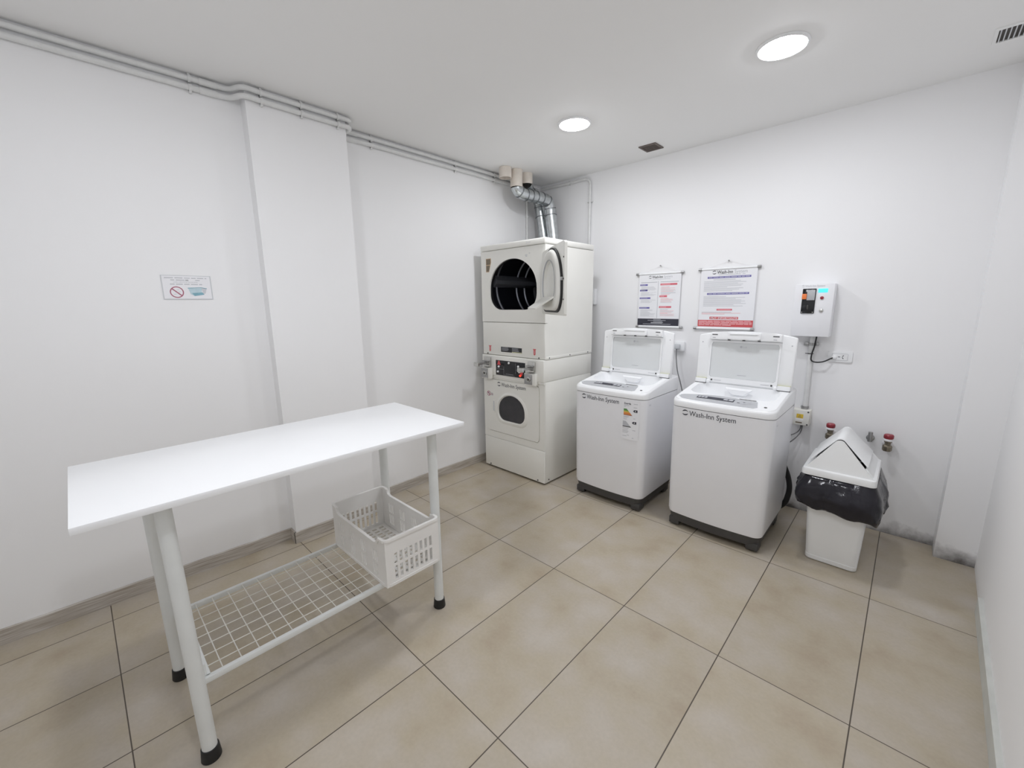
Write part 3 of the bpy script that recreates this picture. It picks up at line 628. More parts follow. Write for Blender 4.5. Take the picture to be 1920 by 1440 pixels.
def washer(loc, label, energy):
    t = thing('washing_machine', label, 'washing machine', loc, group='white top-loading washing machines')
    # cabinet
    b = MB(); b.loft([wring(WHW-0.020, 0.022, WD-0.012, 0.05, 0.099), wring(WHW-0.010, 0.012, WD-0.004, 0.055, 0.103), wring(WHW-0.006, 0.008, WD-0.002, 0.055, 0.122), wring(WHW-0.002, 0.002, WD, 0.055, 0.55), wring(WHW, 0.0, WD, 0.055, 0.8455)], WHITE); b.build('cabinet', t, ang=50)
    b = MB(); b.loft([wring(WHW-0.024, 0.026, WD-0.014, 0.05, 0.040), wring(WHW-0.014, 0.018, WD-0.010, 0.05, 0.100)], DGREY)
    b.build('base_skirt', t, ang=50)
    for sx in (-1, 1):
        for (y0, y1) in ((0.045, 0.125), (0.47, 0.55)):
            b = MB(); x0, x1 = sorted((sx*0.275, sx*0.205)); b.box((x0, y0-0.006, 0.010), (x1, y1, 0.060), DGREY, 0.008)
            b.lathe([(0.024, 0.0), (0.026, 0.004), (0.024, 0.014)], BLACK, Matrix.Translation(((x0+x1)/2, (y0+y1)/2, 0)), 20); b.build('foot', t)
    # top cover with the basin opening
    b = MB(); HOLE = rrect(-0.252, 0.172, 0.252, 0.408, (0.07, 0.07, 0.05, 0.05), 8); c = (0, 0.29); n = 120
    R0 = [wring(WHW, 0.0, WD, 0.055, 0.849), wring(WHW+0.001, -0.001, WD, 0.055, lambda y: deckz(y)-0.016), wring(WHW-0.002, 0.004, WD-0.002, 0.054, lambda y: deckz(y)-0.006), wring(WHW-0.010, 0.012, WD-0.008, 0.05, lambda y: deckz(y)-0.0005)]
    b.loft(R0, WPLAST, (False, False))
    top = [(p.x, p.y) for p in R0[-1]]; o = radial(top, c, n); i = radial(HOLE, c, n)
    mid = [((p[0]+q[0])/2, (p[1]+q[1])/2) for p, q in zip(o, i)]
    sc = lambda s, z: [Vector((x*s, c[1]+(y-c[1])*s, z)) for x, y in i]
    b.loft([[deckp(*p) for p in o], [deckp(*p) for p in mid], [deckp(*p) for p in i], [deckp(*p, -0.010) for p in [(x*0.985, c[1]+(y-c[1])*0.985) for x, y in i]], sc(0.95, 0.895), sc(0.86, 0.865), sc(0.82, 0.84)], WPLAST, (False, False))
    tc = b.build('top_cover', t, ang=40, weld=0.0004)
    b = MB(); b.loft([sc(0.82, 0.845), sc(0.80, 0.80), sc(0.78, 0.62)], GPLAST, (False, True)); b.build('tub', t)
    b = MB(); b.loft([[Vector((x, 0.372, 0.930)) for x in (-0.072, 0.072)]+[Vector((0.03, 0.372, 0.896)), Vector((-0.03, 0.372, 0.896))], [Vector((x, 0.392, 0.940)) for x in (-0.085, 0.085)]+[Vector((0.045, 0.392, 0.890)), Vector((-0.045, 0.392, 0.890))]], WPLAST); b.build('detergent_drawer', t)
    # control panel (print, display, buttons)
    def flat(pts, m, d, mb):
        mb.poly([deckp(x, y, d) for x, y in pts], m)
    def strip(mb, x0, y0, x1, y1, m, d):
        flat([(x0, y0), (x1, y0), (x1, y1), (x0, y1)], m, d, mb)
    b = MB()
    n2 = 24; lo, hi = [], []
    for k in range(n2+1):
        u = k/n2; xl, xh = -0.258+0.452*u, -0.272+0.447*u
        yl = 0.028+BOW*(xl/WHW)**2+0.006; yh = 0.112+0.052*math.sin(PI*min(1, u*1.15)/1.15*0.9)
        if u < 0.03: yl += 0.012; yh -= 0.010
        if u > 0.97: yl += 0.014; yh -= 0.004
        lo.append((xl, yl)); hi.append((xh, yh))
    L = 6
    gr = [[deckp(lo[k][0]+(hi[k][0]-lo[k][0])*j/L, lo[k][1]+(hi[k][1]-lo[k][1])*j/L, 0.0012) for k in range(n2+1)] for j in range(L+1)]
    gr.insert(0, [p-Vector((0, 0, 0.002)) for p in gr[0]]); gr.append([p-Vector((0, 0, 0.002)) for p in gr[-1]])
    b.loft(gr, PANELG, (False, False), closed=False); po = b.build('control_panel', t)
    b = MB(); strip(b, -0.165, 0.085, 0.055, 0.125, INK, 0.0022); dpo = b.build('display', po, smooth=False)
    for k in range(3):
        b = MB(); b.box((-0.158+k*0.020, 0.092, deckz(0.1)+0.0015), (-0.143+k*0.020, 0.118, deckz(0.1)+0.0055), LGREYP, 0.001); b.build('button', po)
    for k in range(2):
        b = MB(); b.box((-0.005+k*0.030, 0.092, deckz(0.1)+0.0015), (0.019+k*0.030, 0.118, deckz(0.1)+0.0055), LGREYP, 0.001); b.build('button', po)
    b = MB()
    for k in range(6): strip(b, -0.17+k*0.036, 0.064, -0.15+k*0.036, 0.069, LGREYP, 0.0022)
    for (x, y, w) in ((0.075, 0.085, 0.016), (0.10, 0.075, 0.03), (0.135, 0.095, 0.03), (0.105, 0.102, 0.012)): strip(b, x, y, x+w, y+0.006, INK if w < 0.02 else GREYP, 0.0022)
    b.build('panel_print', po, smooth=False)
    b = MB(); strip(b, 0.07, 0.150, 0.165, 0.157, SEAM, 0.0022); b.build('panel_slot', po, smooth=False)
    for (x, y) in ((0.232, 0.075), (-0.268, 0.085)):
        b = MB(); b.lathe([(0.008, 0), (0.008, 0.002), (0.005, 0.003)], SCREW if x > 0 else GPLAST, Matrix.Translation((x, y, deckz(y))), 16); b.build('cap', t)
    # lettering on the front
    b = MB(); brand(b, -0.220, 0.800, 0.322, XZ(0, 0, 0), INK, front); b.build('brand_lettering', t, smooth=False)
    b = MB(); b.text('KG', 0.016, Matrix(((0, 0, 1, WHW+0.0012), (1, 0, 0, 0.075), (0, 1, 0, 0.80), (0, 0, 0, 1))), GREYP, 0.028); b.build('side_marking', t, smooth=False)
    if energy:
        b = MB()
        def fr(pts, m, d=0.0): b.poly([front(Vector((x, -d, z))) for x, z in pts], m)
        X0, X1, Z0, Z1 = 0.126, 0.256, 0.548, 0.832
        for k in range(6):
            xa, xb = X0+(X1-X0)*k/6, X0+(X1-X0)*(k+1)/6; fr([(xa, Z0), (xb, Z0), (xb, Z1), (xa, Z1)], SHEET)
        cols = (GREEN, GREEN, LIME, AMBER, ORANGE, ORANGE, BRICK)
        for k, m in enumerate(cols):
            z1, z0 = 0.774-k*0.0068, 0.774-(k+1)*0.0068; w1, w0 = 0.022+k*0.0062, 0.022+(k+1)*0.0062; fr([(0.142, z0), (0.142+w0, z0), (0.142+w1, z1), (0.142, z1)], m, 0.0006)
        for k in range(7):
            z1, z0 = 0.684-k*0.0062, 0.684-(k+1)*0.0062; fr([(0.138, z0), (0.138+0.022+(k+1)*0.0060, z0), (0.138+0.022+k*0.0060, z1), (0.138, z1)], GREYP if k < 6 else SCREW, 0.0006)
        for (x, z) in ((0.211, 0.763), (0.206, 0.677)):
            fr([(x, z), (x+0.010, z-0.009), (x+0.032, z-0.009), (x+0.032, z+0.009), (x+0.010, z+0.009)], INK, 0.0006); b.text('A', 0.016, XZ(0, 0, 0) @ Matrix.Translation((x+0.013, z-0.0055, 0.0012)), WHITEP, None, True, front)
        b.text('Energía', 0.021, XZ(0, 0, 0) @ Matrix.Translation((0.144, 0.806, 0.0006)), INK, 0.050, True, front)
        for (x, z, w) in ((0.144, 0.796, 0.035), (0.144, 0.787, 0.012), (0.214, 0.812, 0.03), (0.214, 0.787, 0.026), (0.142, 0.716, 0.04), (0.142, 0.708, 0.03), (0.142, 0.697, 0.024), (0.215, 0.706, 0.014), (0.138, 0.630, 0.045), (0.138, 0.618, 0.04), (0.138, 0.608, 0.045), (0.138, 0.598, 0.04), (0.212, 0.620, 0.022), (0.140, 0.572, 0.03), (0.172, 0.580, 0.016), (0.210, 0.562, 0.012)):
            fr([(x, z), (x+w, z), (x+w, z+0.0035), (x, z+0.0035)], GREYP, 0.0006)
        b.build('energy_label', t, smooth=False)['label'] = 'energy efficiency label with green to orange bands'
    # lid standing open
    LO = Vector((0, 0.412, 0.952)); ML = Matrix.Rotation(rad(-4), 4, 'X')
    def lidM(n=0.0): return ML @ XZ(0, -n, 0)
    b = MB(); b.prism([(-0.2925, 0.0), (0.2925, 0.0), (0.2925, 0.33), (0.284, 0.338), (0.215, 0.352), (-0.215, 0.352), (-0.284, 0.338), (-0.2925, 0.33)], 0.024, WPLAST, ML @ XZ(0, 0.024, 0), r=0.006, seg=3)
    lid = b.build('lid', t, loc=LO)
    b = MB(); b.plate(rrect(-0.214, 0.012, 0.214, 0.302, 0.008), rrect(-0.203, 0.046, 0.203, 0.288, 0.010), 0.010, WPLAST, lidM(-0.001), (0, 0.165), 96); b.build('inner_frame', lid)
    b = MB(); b.plate(rrect(-0.206, 0.043, 0.206, 0.291, 0.011), rrect(-0.2015, 0.0475, 0.2015, 0.2865, 0.010), 0.0035, PANELG, lidM(0.0), (0, 0.165), 96); b.build('window_seal', lid)
    b = MB(); b.prism(rrect(-0.203, 0.046, 0.203, 0.288, 0.010), 0.003, GLASS, lidM(0.0)); gp = b.build('window_pane', lid, smooth=False)
    b = MB(); M = lidM(0.0036); b.plate([(-0.018+0.0075*math.cos(a*PI/8), 0.262+0.0075*math.sin(a*PI/8)) for a in range(16)], [(-0.018+0.002*math.cos(a*PI/8), 0.262+0.002*math.sin(a*PI/8)) for a in range(16)], 0.0004, GREYP, M, (-0.018, 0.262), 24); b.build('window_emblem', gp, smooth=False)
    b = MB(); b.text('LG', 0.014, M @ Matrix.Translation((-0.006, 0.257, 0.0002)), GREYP, 0.022); b.build('window_lettering', gp, smooth=False)
    b = MB(); b.prism([(-0.025, 0.070), (0.030, 0.070), (0.030, 0.0735), (-0.025, 0.0735)], 0.0004, GREYP, M)
    b.build('window_print', gp, smooth=False)
    tp = [(-0.214, 0.305), (0.214, 0.305), (0.214, 0.350)]+[(0.20-0.40*k/12, 0.356+0.009*math.sin(PI*k/12)) for k in range(13)]+[(-0.214, 0.350)]
    b = MB(); b.prism(tp, 0.030, WPLAST, lidM(0.0), r=0.006, seg=3); hb = b.build('handle_block', lid)
    b = MB(); b.prism(rrect(-0.098, 0.312, 0.098, 0.358, 0.008), 0.014, WPLAST, lidM(0.030), r=0.005, seg=3); b.box((-0.085, 0.344, 0.0435), (0.085, 0.350, 0.049), WPLAST, 0.002, M=lidM(0.0)); b.build('lid_handle', hb)
    for sx in (-1, 1):
        b = MB(); x0, x1 = sorted((sx*0.200, sx*0.165)); b.prism([(x0, 0.336), (x1, 0.336), (x1, 0.342), (x0, 0.342)], 0.001, SCREW, lidM(0.0298)); b.prism([(x0+0.004, 0.316), (x1-0.012, 0.316), (x1-0.012, 0.321), (x0+0.004, 0.321)], 0.001, GREYP, lidM(0.0298)); b.build('air_slot', hb, smooth=False)
        b = MB(); x0, x1 = sorted((sx*0.288, sx*0.218)); b.prism(rrect(x0, 0.003, x1, 0.032, 0.003), 0.022, WPLAST, lidM(0.0), r=0.003); b.prism([(x0, 0.0315), (x1, 0.0315), (x1, 0.0345), (x0, 0.0345)], 0.016, OLIVE, lidM(0.0)); b.prism([(x0, -0.002), (x1, -0.002), (x1, 0.003), (x0, 0.003)], 0.020, SCREW, lidM(0.0)); b.build('hinge', lid)
        b = MB(); x = sx*0.205; b.box((x-0.012, 0.002, 0.0), (x+0.012, 0.024, 0.020), WPLAST, 0.006, 3, M=lidM(0.0)); b.build('hinge_cap', lid)
        b = MB(); x = sx*0.183; b.lathe([(0.006, 0), (0.006, 0.002)], SCREW, lidM(0.009) @ Matrix.Translation((x, 0.026, 0)), 12); xx = x-sx*0.012; x0, x1 = sorted((xx, xx-sx*0.05)); b.prism([(x0, 0.024), (x1, 0.024), (x1, 0.028), (x0, 0.028)], 0.0006, LGREYP, lidM(0.0095)); b.build('hinge_marking', lid, smooth=False)
        b = MB(); b.lathe([(0.004, 0), (0.004, 0.001)], GREYP, lidM(0.0) @ Matrix.Translation((sx*0.268, 0.285, 0)), 10); b.build('lid_plug', lid)
    for x in (-0.09, 0.0, 0.09):
        b = MB(); b.box((x-0.008, 0.302, 0.022), (x+0.008, 0.309, 0.034), SCREW, 0.001, M=lidM(0.0)); b.build('handle_clip', hb)
    return t
washer((1.1275, 2.700, 0), 'white top-loading washer with coloured energy label, next to the stacked dryer', True)
washer((1.898, 2.705, 0), 'white top-loading washer without energy label, next to the swing bin', False)

# ------------------------------------------------------------------ wall posters
def poster(name, label, x0, x1, z0, z1, xr0, xr1, kind):
    t = thing('hanging_poster', label, 'poster', ((x0+x1)/2, YB, z0), group='hanging instruction posters')
    w = x1-x0; h = z1-z0; Y = -0.013
    cx = (x0+x1)/2
    b = MB(); M = XZ(-w/2, Y, 0)
    def q(u0, v0, u1, v1, m, d=0.0005): b.prism([(u0*w, v0*h), (u1*w, v0*h), (u1*w, v1*h), (u0*w, v1*h)], 0.0003, m, M @ Matrix.Translation((0, 0, d)))
    b.box((-w/2, Y, 0), (w/2, Y+0.001, h), SHEET)
    rnd = random.Random(3 if kind else 5)
    def lines(u0, u1, v1, n, dv, m=LGREYP, m2=None):
        for k in range(n):
            e = u0+(u1-u0)*rnd.uniform(0.5, 1.0); v = v1-k*dv; q(u0, v-dv*0.42, e, v, m2 if (m2 and rnd.random() < 0.35) else m)
    if kind == 0:
        q(0.0, 0.895, 1, 1.0, LGREYP, 0.0002) if False else None
        brand(b, 0.24*w, 0.922*h, 0.56*w, M @ Matrix.Translation((0, 0, 0.0006)), SCREW, None, GREYP)
        q(0.34, 0.896, 0.76, 0.905, LGREYP)
        q(0.474, 0.155, 0.484, 0.865, GREYP)
        q(0.05, 0.842, 0.45, 0.853, GREYP); q(0.53, 0.842, 0.95, 0.853, GREYP)
        for (u1, v, m0) in ((0.22, 0.80, 5), (0.22, 0.695, 5), (0.30, 0.545, 4), (0.29, 0.355, 9)):
            q(0.03, v-0.015, u1, v+0.015, BLUE); q(0.045, v-0.004, u1*0.75, v+0.003, LGREYP, 0.0009); lines(0.06, 0.45, v-0.035, m0, 0.0155)
        for (u0, u1, v, m0) in ((0.53, 0.92, 0.80, 11), (0.52, 0.70, 0.575, 6), (0.52, 0.81, 0.370, 9)):
            q(u0, v-0.017, u1, v+0.017, REDP); q(u0+0.02, v-0.005, u0+(u1-u0)*0.6, v+0.004, PINK, 0.0009); lines(0.55, 0.90, v-0.038, m0, 0.0155, LGREYP, PINK)
        q(0, 0.012, 1, 0.145, INK)
        for (u0, u1, v) in ((0.40, 0.58, 0.130), (0.26, 0.70, 0.112), (0.40, 0.62, 0.092), (0.34, 0.64, 0.073), (0.34, 0.62, 0.060), (0.14, 0.82, 0.040)): q(u0, v-0.004, u1, v+0.004, GREYP, 0.0009)
    else:
        brand(b, 0.21*w, 0.925*h, 0.62*w, M @ Matrix.Translation((0, 0, 0.0006)), SCREW, None, GREYP)
        q(0.33, 0.902, 0.72, 0.910, GREYP); q(0.75, 0.902, 0.80, 0.912, LGREYP)
        for (u0, u1, v) in ((0.13, 0.90, 0.865), (0.14, 0.89, 0.588)):
            q(u0, v-0.016, u1, v+0.016, BLUE)
            u = u0+0.02
            while u < u1-0.05:
                e = min(u+rnd.uniform(0.05, 0.14), u1-0.02); q(u, v-0.005, e, v+0.005, LGREYP, 0.0009); u = e+0.012
        lines(0.24, 0.93, 0.83, 1, 0.02, GREYP); lines(0.07, 0.88, 0.805, 9, 0.0205, LGREYP)
        lines(0.08, 0.88, 0.545, 9, 0.0205, LGREYP)
        q(0.34, 0.300, 0.62, 0.330, REDP); q(0.36, 0.310, 0.60, 0.319, PINK, 0.0009)
        lines(0.06, 0.82, 0.275, 3, 0.0165, GREYP, PINK)
        q(0.22, 0.150, 0.74, 0.192, RED); b.text('MUY IMPORTANTE', 0.036*h, M @ Matrix.Translation((0.235*w, 0.158*h, 0.0009)), WHITEP, 0.49*w, True)
        q(0.0, 0.020, 1.0, 0.135, RED)
        for k in range(4):
            u = 0.02; v = 0.115-k*0.022
            while u < (0.94 if k < 3 else 0.6):
                e = u+rnd.uniform(0.05, 0.16); q(u, v-0.006, min(e, 0.98), v+0.006, PINK, 0.0009); u = e+0.012
    b.build('printed_sheet', t, smooth=False)
    for (nm, z, a, e) in (('top_rail', h+0.004, xr0[0], xr0[1]), ('bottom_rail', -0.006, xr1[0], xr1[1])):
        b = MB(); b.cyl((a-cx+0.012, Y, z), (e-cx-0.012, Y, z), 0.0075, WPLAST, 14); ro = b.build(nm, t)
        for s, x in ((1, a-cx), (-1, e-cx)):
            b = MB(); b.cyl((x, Y, z), (x+s*0.024, Y, z), 0.0095, STEEL, 14); b.build('rail_cap', ro)
    nz = 1.815-z0; nx = (1.095 if kind == 0 else 1.629)-cx
    b = MB(); b.cyl((nx, -0.001, nz), (nx, -0.016, nz+0.002), 0.0025, STEEL, 8); b.cyl((nx, -0.016, nz+0.002), (nx, -0.018, nz+0.002), 0.006, STEEL, 10); b.build('nail', t)
    b = MB(); b.tube([(xr0[0]-cx+0.02, Y, h+0.008), (nx, -0.008, nz+0.003), (xr0[1]-cx-0.02, Y, h+0.008)], 0.0008, WPLAST, 6); b.build('hanging_cord', t)
poster('p', 'left hanging poster with black footer and blue and red headings, above the dryer-side washer', 0.908, 1.275, 1.312, 1.750, (0.880, 1.295), (0.895, 1.308), 0)
poster('p', 'right hanging poster with red footer and long blue bars, above the bin-side washer', 1.432, 1.830, 1.312, 1.757, (1.412, 1.850), (1.400, 1.840), 1)

# ------------------------------------------------------------------ coin payment box and its wiring
cb = thing('coin_box', 'white wall-mounted coin payment box with blue display', 'coin box', (2.197, YB, 1.277))
b = MB(); b.box((-0.107, -0.100, 0.0), (0.107, -0.0005, 0.343), WHITE, 0.003); b.build('housing', cb)
b = MB(); b.box((-0.107, -0.115, 0.001), (0.107, -0.1005, 0.342), WHITE, 0.003); cd = b.build('front_cover', cb)
b = MB(); brand(b, -0.070, 0.324, 0.125, XZ(0, -0.1155, 0), GREYP); b.build('brand_lettering', cd, smooth=False)
b = MB(); b.box((-0.062, -0.121, 0.152), (0.012, -0.1152, 0.313), BLACKG, 0.002); ca = b.build('coin_acceptor', cb)
b = MB(); b.box((-0.036, -0.126, 0.238), (0.008, -0.1212, 0.305), PANELG, 0.002); b.build('metal_plate', ca)
b = MB(); b.box((-0.062, -0.132, 0.245), (-0.036, -0.1212, 0.280), ORANGEP, 0.004); b.build('reject_button', ca)
b = MB(); b.box((-0.030, -0.125, 0.178), (-0.021, -0.1212, 0.208), SEAM, 0.001); b.build('coin_slot', ca)
for x in (-0.055, 0.004):
    b = MB(); b.cyl((x, -0.121, 0.160), (x, -0.1225, 0.160), 0.003, CHROME, 10); b.build('screw', ca)
b = MB(); b.box((0.022, -0.1175, 0.287), (0.073, -0.1152, 0.312), CYANE, 0.002); b.build('display', cb)['label'] = 'glowing blue display'
b = MB(); b.lathe([(0.010, 0), (0.010, 0.006), (0.007, 0.008)], REDCAP, XZ(0.046, -0.1152, 0.253), 20); b.build('red_button', cb)
b = MB(); b.lathe([(0.011, 0), (0.011, 0.006), (0.006, 0.009)], CHROME, XZ(0.050, -0.1152, 0.171), 20); b.build('lock', cb)
b = MB(); b.prism([(-0.055, 0.143), (0.005, 0.143), (0.005, 0.146), (-0.055, 0.146)], 0.0004, LGREYP, XZ(0, -0.1155, 0)); b.build('small_print', cb, smooth=False)
t = thing('riser_conduit', 'white vertical conduit under the coin box, down to the junction box', 'conduit', (2.205, YB, 0.78))
b = MB(); b.tube([(0.006, -0.018, 0.0), (0.0, -0.018, 0.496)], 0.0155, PIPE, 16); b.build('pipe', t)
b = MB(); b.box((-0.045, -0.026, 0.430), (-0.016, -0.0006, 0.449), STEEL, 0.002); b.box((0.014, -0.026, 0.430), (0.040, -0.0006, 0.449), STEEL, 0.002); b.cyl((-0.0005, -0.018, 0.430), (-0.0005, -0.018, 0.449), 0.0185, STEEL, 16); b.build('pipe_clamp', t)
b = MB(); b.cyl((0, -0.018, 0.372), (0, -0.018, 0.377), 0.0172, BLACK, 16); b.box((-0.030, -0.022, 0.372), (-0.012, -0.018, 0.376), BLACK); b.build('cable_tie', t)
b = MB(); b.tube(smooth_path([(2.232, YB-0.05, 1.276), (2.225, YB-0.045, 1.20), (2.214, YB-0.042, 1.15), (2.214, YB-0.042, 1.105), (2.25, YB-0.045, 1.098), (2.29, YB-0.045, 1.108), (2.318, YB-0.032, 1.128), (2.334, YB-0.017, 1.137)], 0.03, 5), 0.0045, BLACK, 10)
tag(b.build('power_cable'), 'black cable looping from the coin box to the wall socket', 'cable')
t = thing('wall_socket', 'white rectangular wall socket right of the coin box cable', 'wall socket', (2.366, YB, 1.142))
b = MB(); b.prism(rrect(-0.066, -0.034, 0.066, 0.034, 0.005), 0.009, WPLAST, XZ(0, -0.0005, 0), r=0.003); b.build('cover_plate', t)
b = MB(); b.plate(rrect(-0.043, -0.023, 0.043, 0.023, 0.002), rrect(-0.041, -0.021, 0.041, 0.021, 0.002), 0.0008, GREYP, XZ(0, -0.0094, 0), n=64); b.box((-0.041, -0.0108, -0.021), (0.041, -0.0096, 0.021), WPLAST); so = b.build('socket_module', t, smooth=False)
for (x, z, a) in ((-0.004, 0.0, 90), (0.016, 0.007, 35), (0.016, -0.007, -35)):
    b = MB(); b.box((-0.002, -0.0112, -0.006), (0.002, -0.0107, 0.006), INK, M=Matrix.Translation((x, 0, z)) @ Matrix.Rotation(rad(a), 4, 'Y')); b.build('socket_slot', so, smooth=False)
b = MB(); b.lathe([(0.016, 0), (0.014, 0.010), (0.008, 0.014)], WPLAST, XZ(-0.030, -0.0108, -0.004), 18); b.build('plug', t)

jb = thing('junction_box', 'ivory junction box with yellow warning sticker, beside the bin-side washer', 'junction box', (2.197, YB, 0.655))
b = MB(); b.box((-0.054, -0.058, 0.0), (0.056, -0.0005, 0.108), JBOX, 0.005); b.build('housing', jb)
b = MB(); b.box((-0.055, -0.072, -0.002), (0.053, -0.0585, 0.106), JBOX, 0.004); jc = b.build('cover', jb)
for x in (-0.046, 0.044):
    for z in (0.007, 0.097):
        b = MB(); b.cyl((x, -0.0718, z), (x, -0.0735, z), 0.0055, SCREW, 12); b.build('screw', jc)
b = MB(); b.prism(rrect(-0.022, 0.048, 0.018, 0.078, 0.003), 0.0006, YELLOW, XZ(0, -0.0722, 0)); M = XZ(0, -0.0730, 0)
b.prism([(-0.012, 0.052), (0.008, 0.052), (-0.002, 0.074)], 0.0002, BROWN, M); b.prism([(-0.009, 0.0538), (0.005, 0.0538), (-0.002, 0.070)], 0.0004, YELLOW, M); b.prism([(-0.003, 0.055), (0.001, 0.060), (-0.002, 0.061), (0.0, 0.067), (-0.0045, 0.060), (-0.0015, 0.0595)], 0.0006, BROWN, M)
b.prism([(-0.026, 0.033), (0.020, 0.033), (0.020, 0.047), (-0.026, 0.047)], 0.0004, WHITEP, XZ(0, -0.0722, 0)); b.build('warning_sticker', jc, smooth=False)
b = MB(); b.prism([(-0.024, 0.012), (0.014, 0.012), (0.014, 0.021), (-0.024, 0.021)], 0.0008, BROWN, XZ(0, -0.0722, 0)); b.build('dark_label', jc, smooth=False)
b = MB(); b.cyl((0.012, -0.018, 0.1085), (0.012, -0.018, 0.128), 0.021, STEEL, 20); b.cyl((0.012, -0.018, 0.1205), (0.012, -0.018, 0.1245), 0.024, STEEL, 20); b.build('conduit_gland', jb)
for (lab, pts) in (('upper grey cable running from the junction box to behind the washer', [(2.203, YB-0.03, 0.6535), (2.200, YB-0.032, 0.612), (2.182, YB-0.045, 0.585), (2.14, YB-0.07, 0.560), (2.06, YB-0.09, 0.53)]),
                   ('lower grey cable drooping from the junction box to behind the washer', [(2.211, YB-0.035, 0.6535), (2.209, YB-0.037, 0.600), (2.190, YB-0.055, 0.560), (2.150, YB-0.08, 0.512), (2.06, YB-0.10, 0.44)])):
    b = MB(); b.tube(smooth_path(pts, 0.03, 5), 0.0038, CABLEG, 8); tag(b.build('electrical_cable'), lab, 'cable', 'grey cables from the junction box')

# socket behind the first washer with plug and cord
t = thing('plug_socket', 'white wall socket with plug beside the raised lid of the dryer-side washer', 'wall socket', (1.300, YB, 1.150))
b = MB(); b.box((-0.052, -0.028, -0.040), (0.040, -0.0005, 0.040), WPLAST, 0.006); b.build('socket_body', t)
b = MB(); b.box((-0.030, -0.058, -0.020), (0.012, -0.0285, 0.022), GPLAST, 0.006); b.build('plug', t)
b = MB(); b.tube(smooth_path([(1.285, YB-0.045, 1.129), (1.298, YB-0.07, 1.05), (1.330, YB-0.11, 0.95), (1.372, YB-0.13, 0.86), (1.40, YB-0.13, 0.75), (1.40, YB-0.15, 0.5)], 0.06, 6), 0.0042, CABLEG, 8); tag(b.build('power_cable'), 'grey power cable hanging from the socket between the two washers', 'cable')
b = MB(); b.tube(smooth_path([(2.08, 3.32, 0.50), (2.15, 3.34, 0.42), (2.192, 3.36, 0.31), (2.208, 3.37, 0.22), (2.190, 3.37, 0.10), (2.12, 3.38, 0.035), (1.95, 3.40, 0.022)], 0.09, 7), 0.017, BLACK, 14); tag(b.build('drain_hose'), 'black drain hose curling out behind the bin-side washer', 'hose')

# ------------------------------------------------------------------ water taps
def tap(x, z, lab, capped=True):
    t = thing('water_tap', lab, 'water tap', (x, YB, z), group='water taps on the back wall')
    if capped:
        b = MB(); b.lathe([(0.029, 0), (0.029, 0.004), (0.022, 0.010), (0.016, 0.012)], WHITEP, XZ(0, -0.0005, 0.0), 24); b.build('wall_flange', t)
        b = MB(); b.cyl((0, -0.010, 0.0), (0, -0.070, 0.0), 0.013, BRASS, 16); b.lathe([(0.021, -0.034), (0.024, -0.028), (0.024, -0.004), (0.021, 0.002), (0.015, 0.006), (0.015, 0.020), (0.019, 0.022), (0.019, 0.030)], BRASS, Matrix.Translation((0, -0.062, 0.0)), 8); b.build('valve_body', t, ang=20)
        b = MB(); b.lathe([(0.020, 0.030), (0.024, 0.034), (0.024, 0.042), (0.020, 0.046)], WHITEP, Matrix.Translation((0, -0.062, 0)), 24); b.build('collar', t)
        b = MB(); b.lathe([(0.022, 0.046), (0.025, 0.050), (0.025, 0.068), (0.020, 0.074), (0.004, 0.075)], REDCAP, Matrix.Translation((0, -0.062, 0)), 12); b.build('red_cap', t)
    else:
        b = MB(); b.lathe([(0.022, 0), (0.020, 0.006), (0.012, 0.010)], STEEL, XZ(0, -0.0005, 0.0), 20); b.cyl((0, -0.008, 0), (0, -0.06, 0), 0.010, STEEL, 14); b.build('valve_body', t)
        b = MB(); b.cyl((0, -0.052, -0.012), (0, -0.052, 0.050), 0.012, STEEL, 14); b.build('spout', t)
    return t
tap(2.373, 0.622, 'red-capped water tap on the wall, left of the swing bin lid')
tap(2.668, 0.607, 'red-capped water tap on the wall, right of the swing bin lid')
tap(2.580, 0.625, 'bare grey metal tap peeking out behind the swing bin lid', False)

# ------------------------------------------------------------------ swing bin
bn = thing('swing_bin', 'white plastic swing-lid bin with black liner in the far right corner', 'bin', (2.500, 3.075, 0))
def rect_ring(x0, y0, x1, y1, r, z, seg=5): return [Vector((x, y, z)) for x, y in rrect(x0, y0, x1, y1, r, seg)]
b = MB(); b.loft([rect_ring(-0.106, -0.160, 0.122, 0.166, 0.025, 0.0), rect_ring(-0.114, -0.170, 0.128, 0.176, 0.03, 0.006), rect_ring(-0.1155, -0.172, 0.129, 0.178, 0.03, 0.030), rect_ring(-0.1145, -0.170, 0.1285, 0.177, 0.03, 0.032), rect_ring(-0.142, -0.205, 0.145, 0.205, 0.03, 0.50), rect_ring(-0.138, -0.200, 0.141, 0.200, 0.03, 0.50), rect_ring(-0.110, -0.165, 0.124, 0.172, 0.03, 0.03)], BINW, (True, True)); b.build('bin_body', bn)
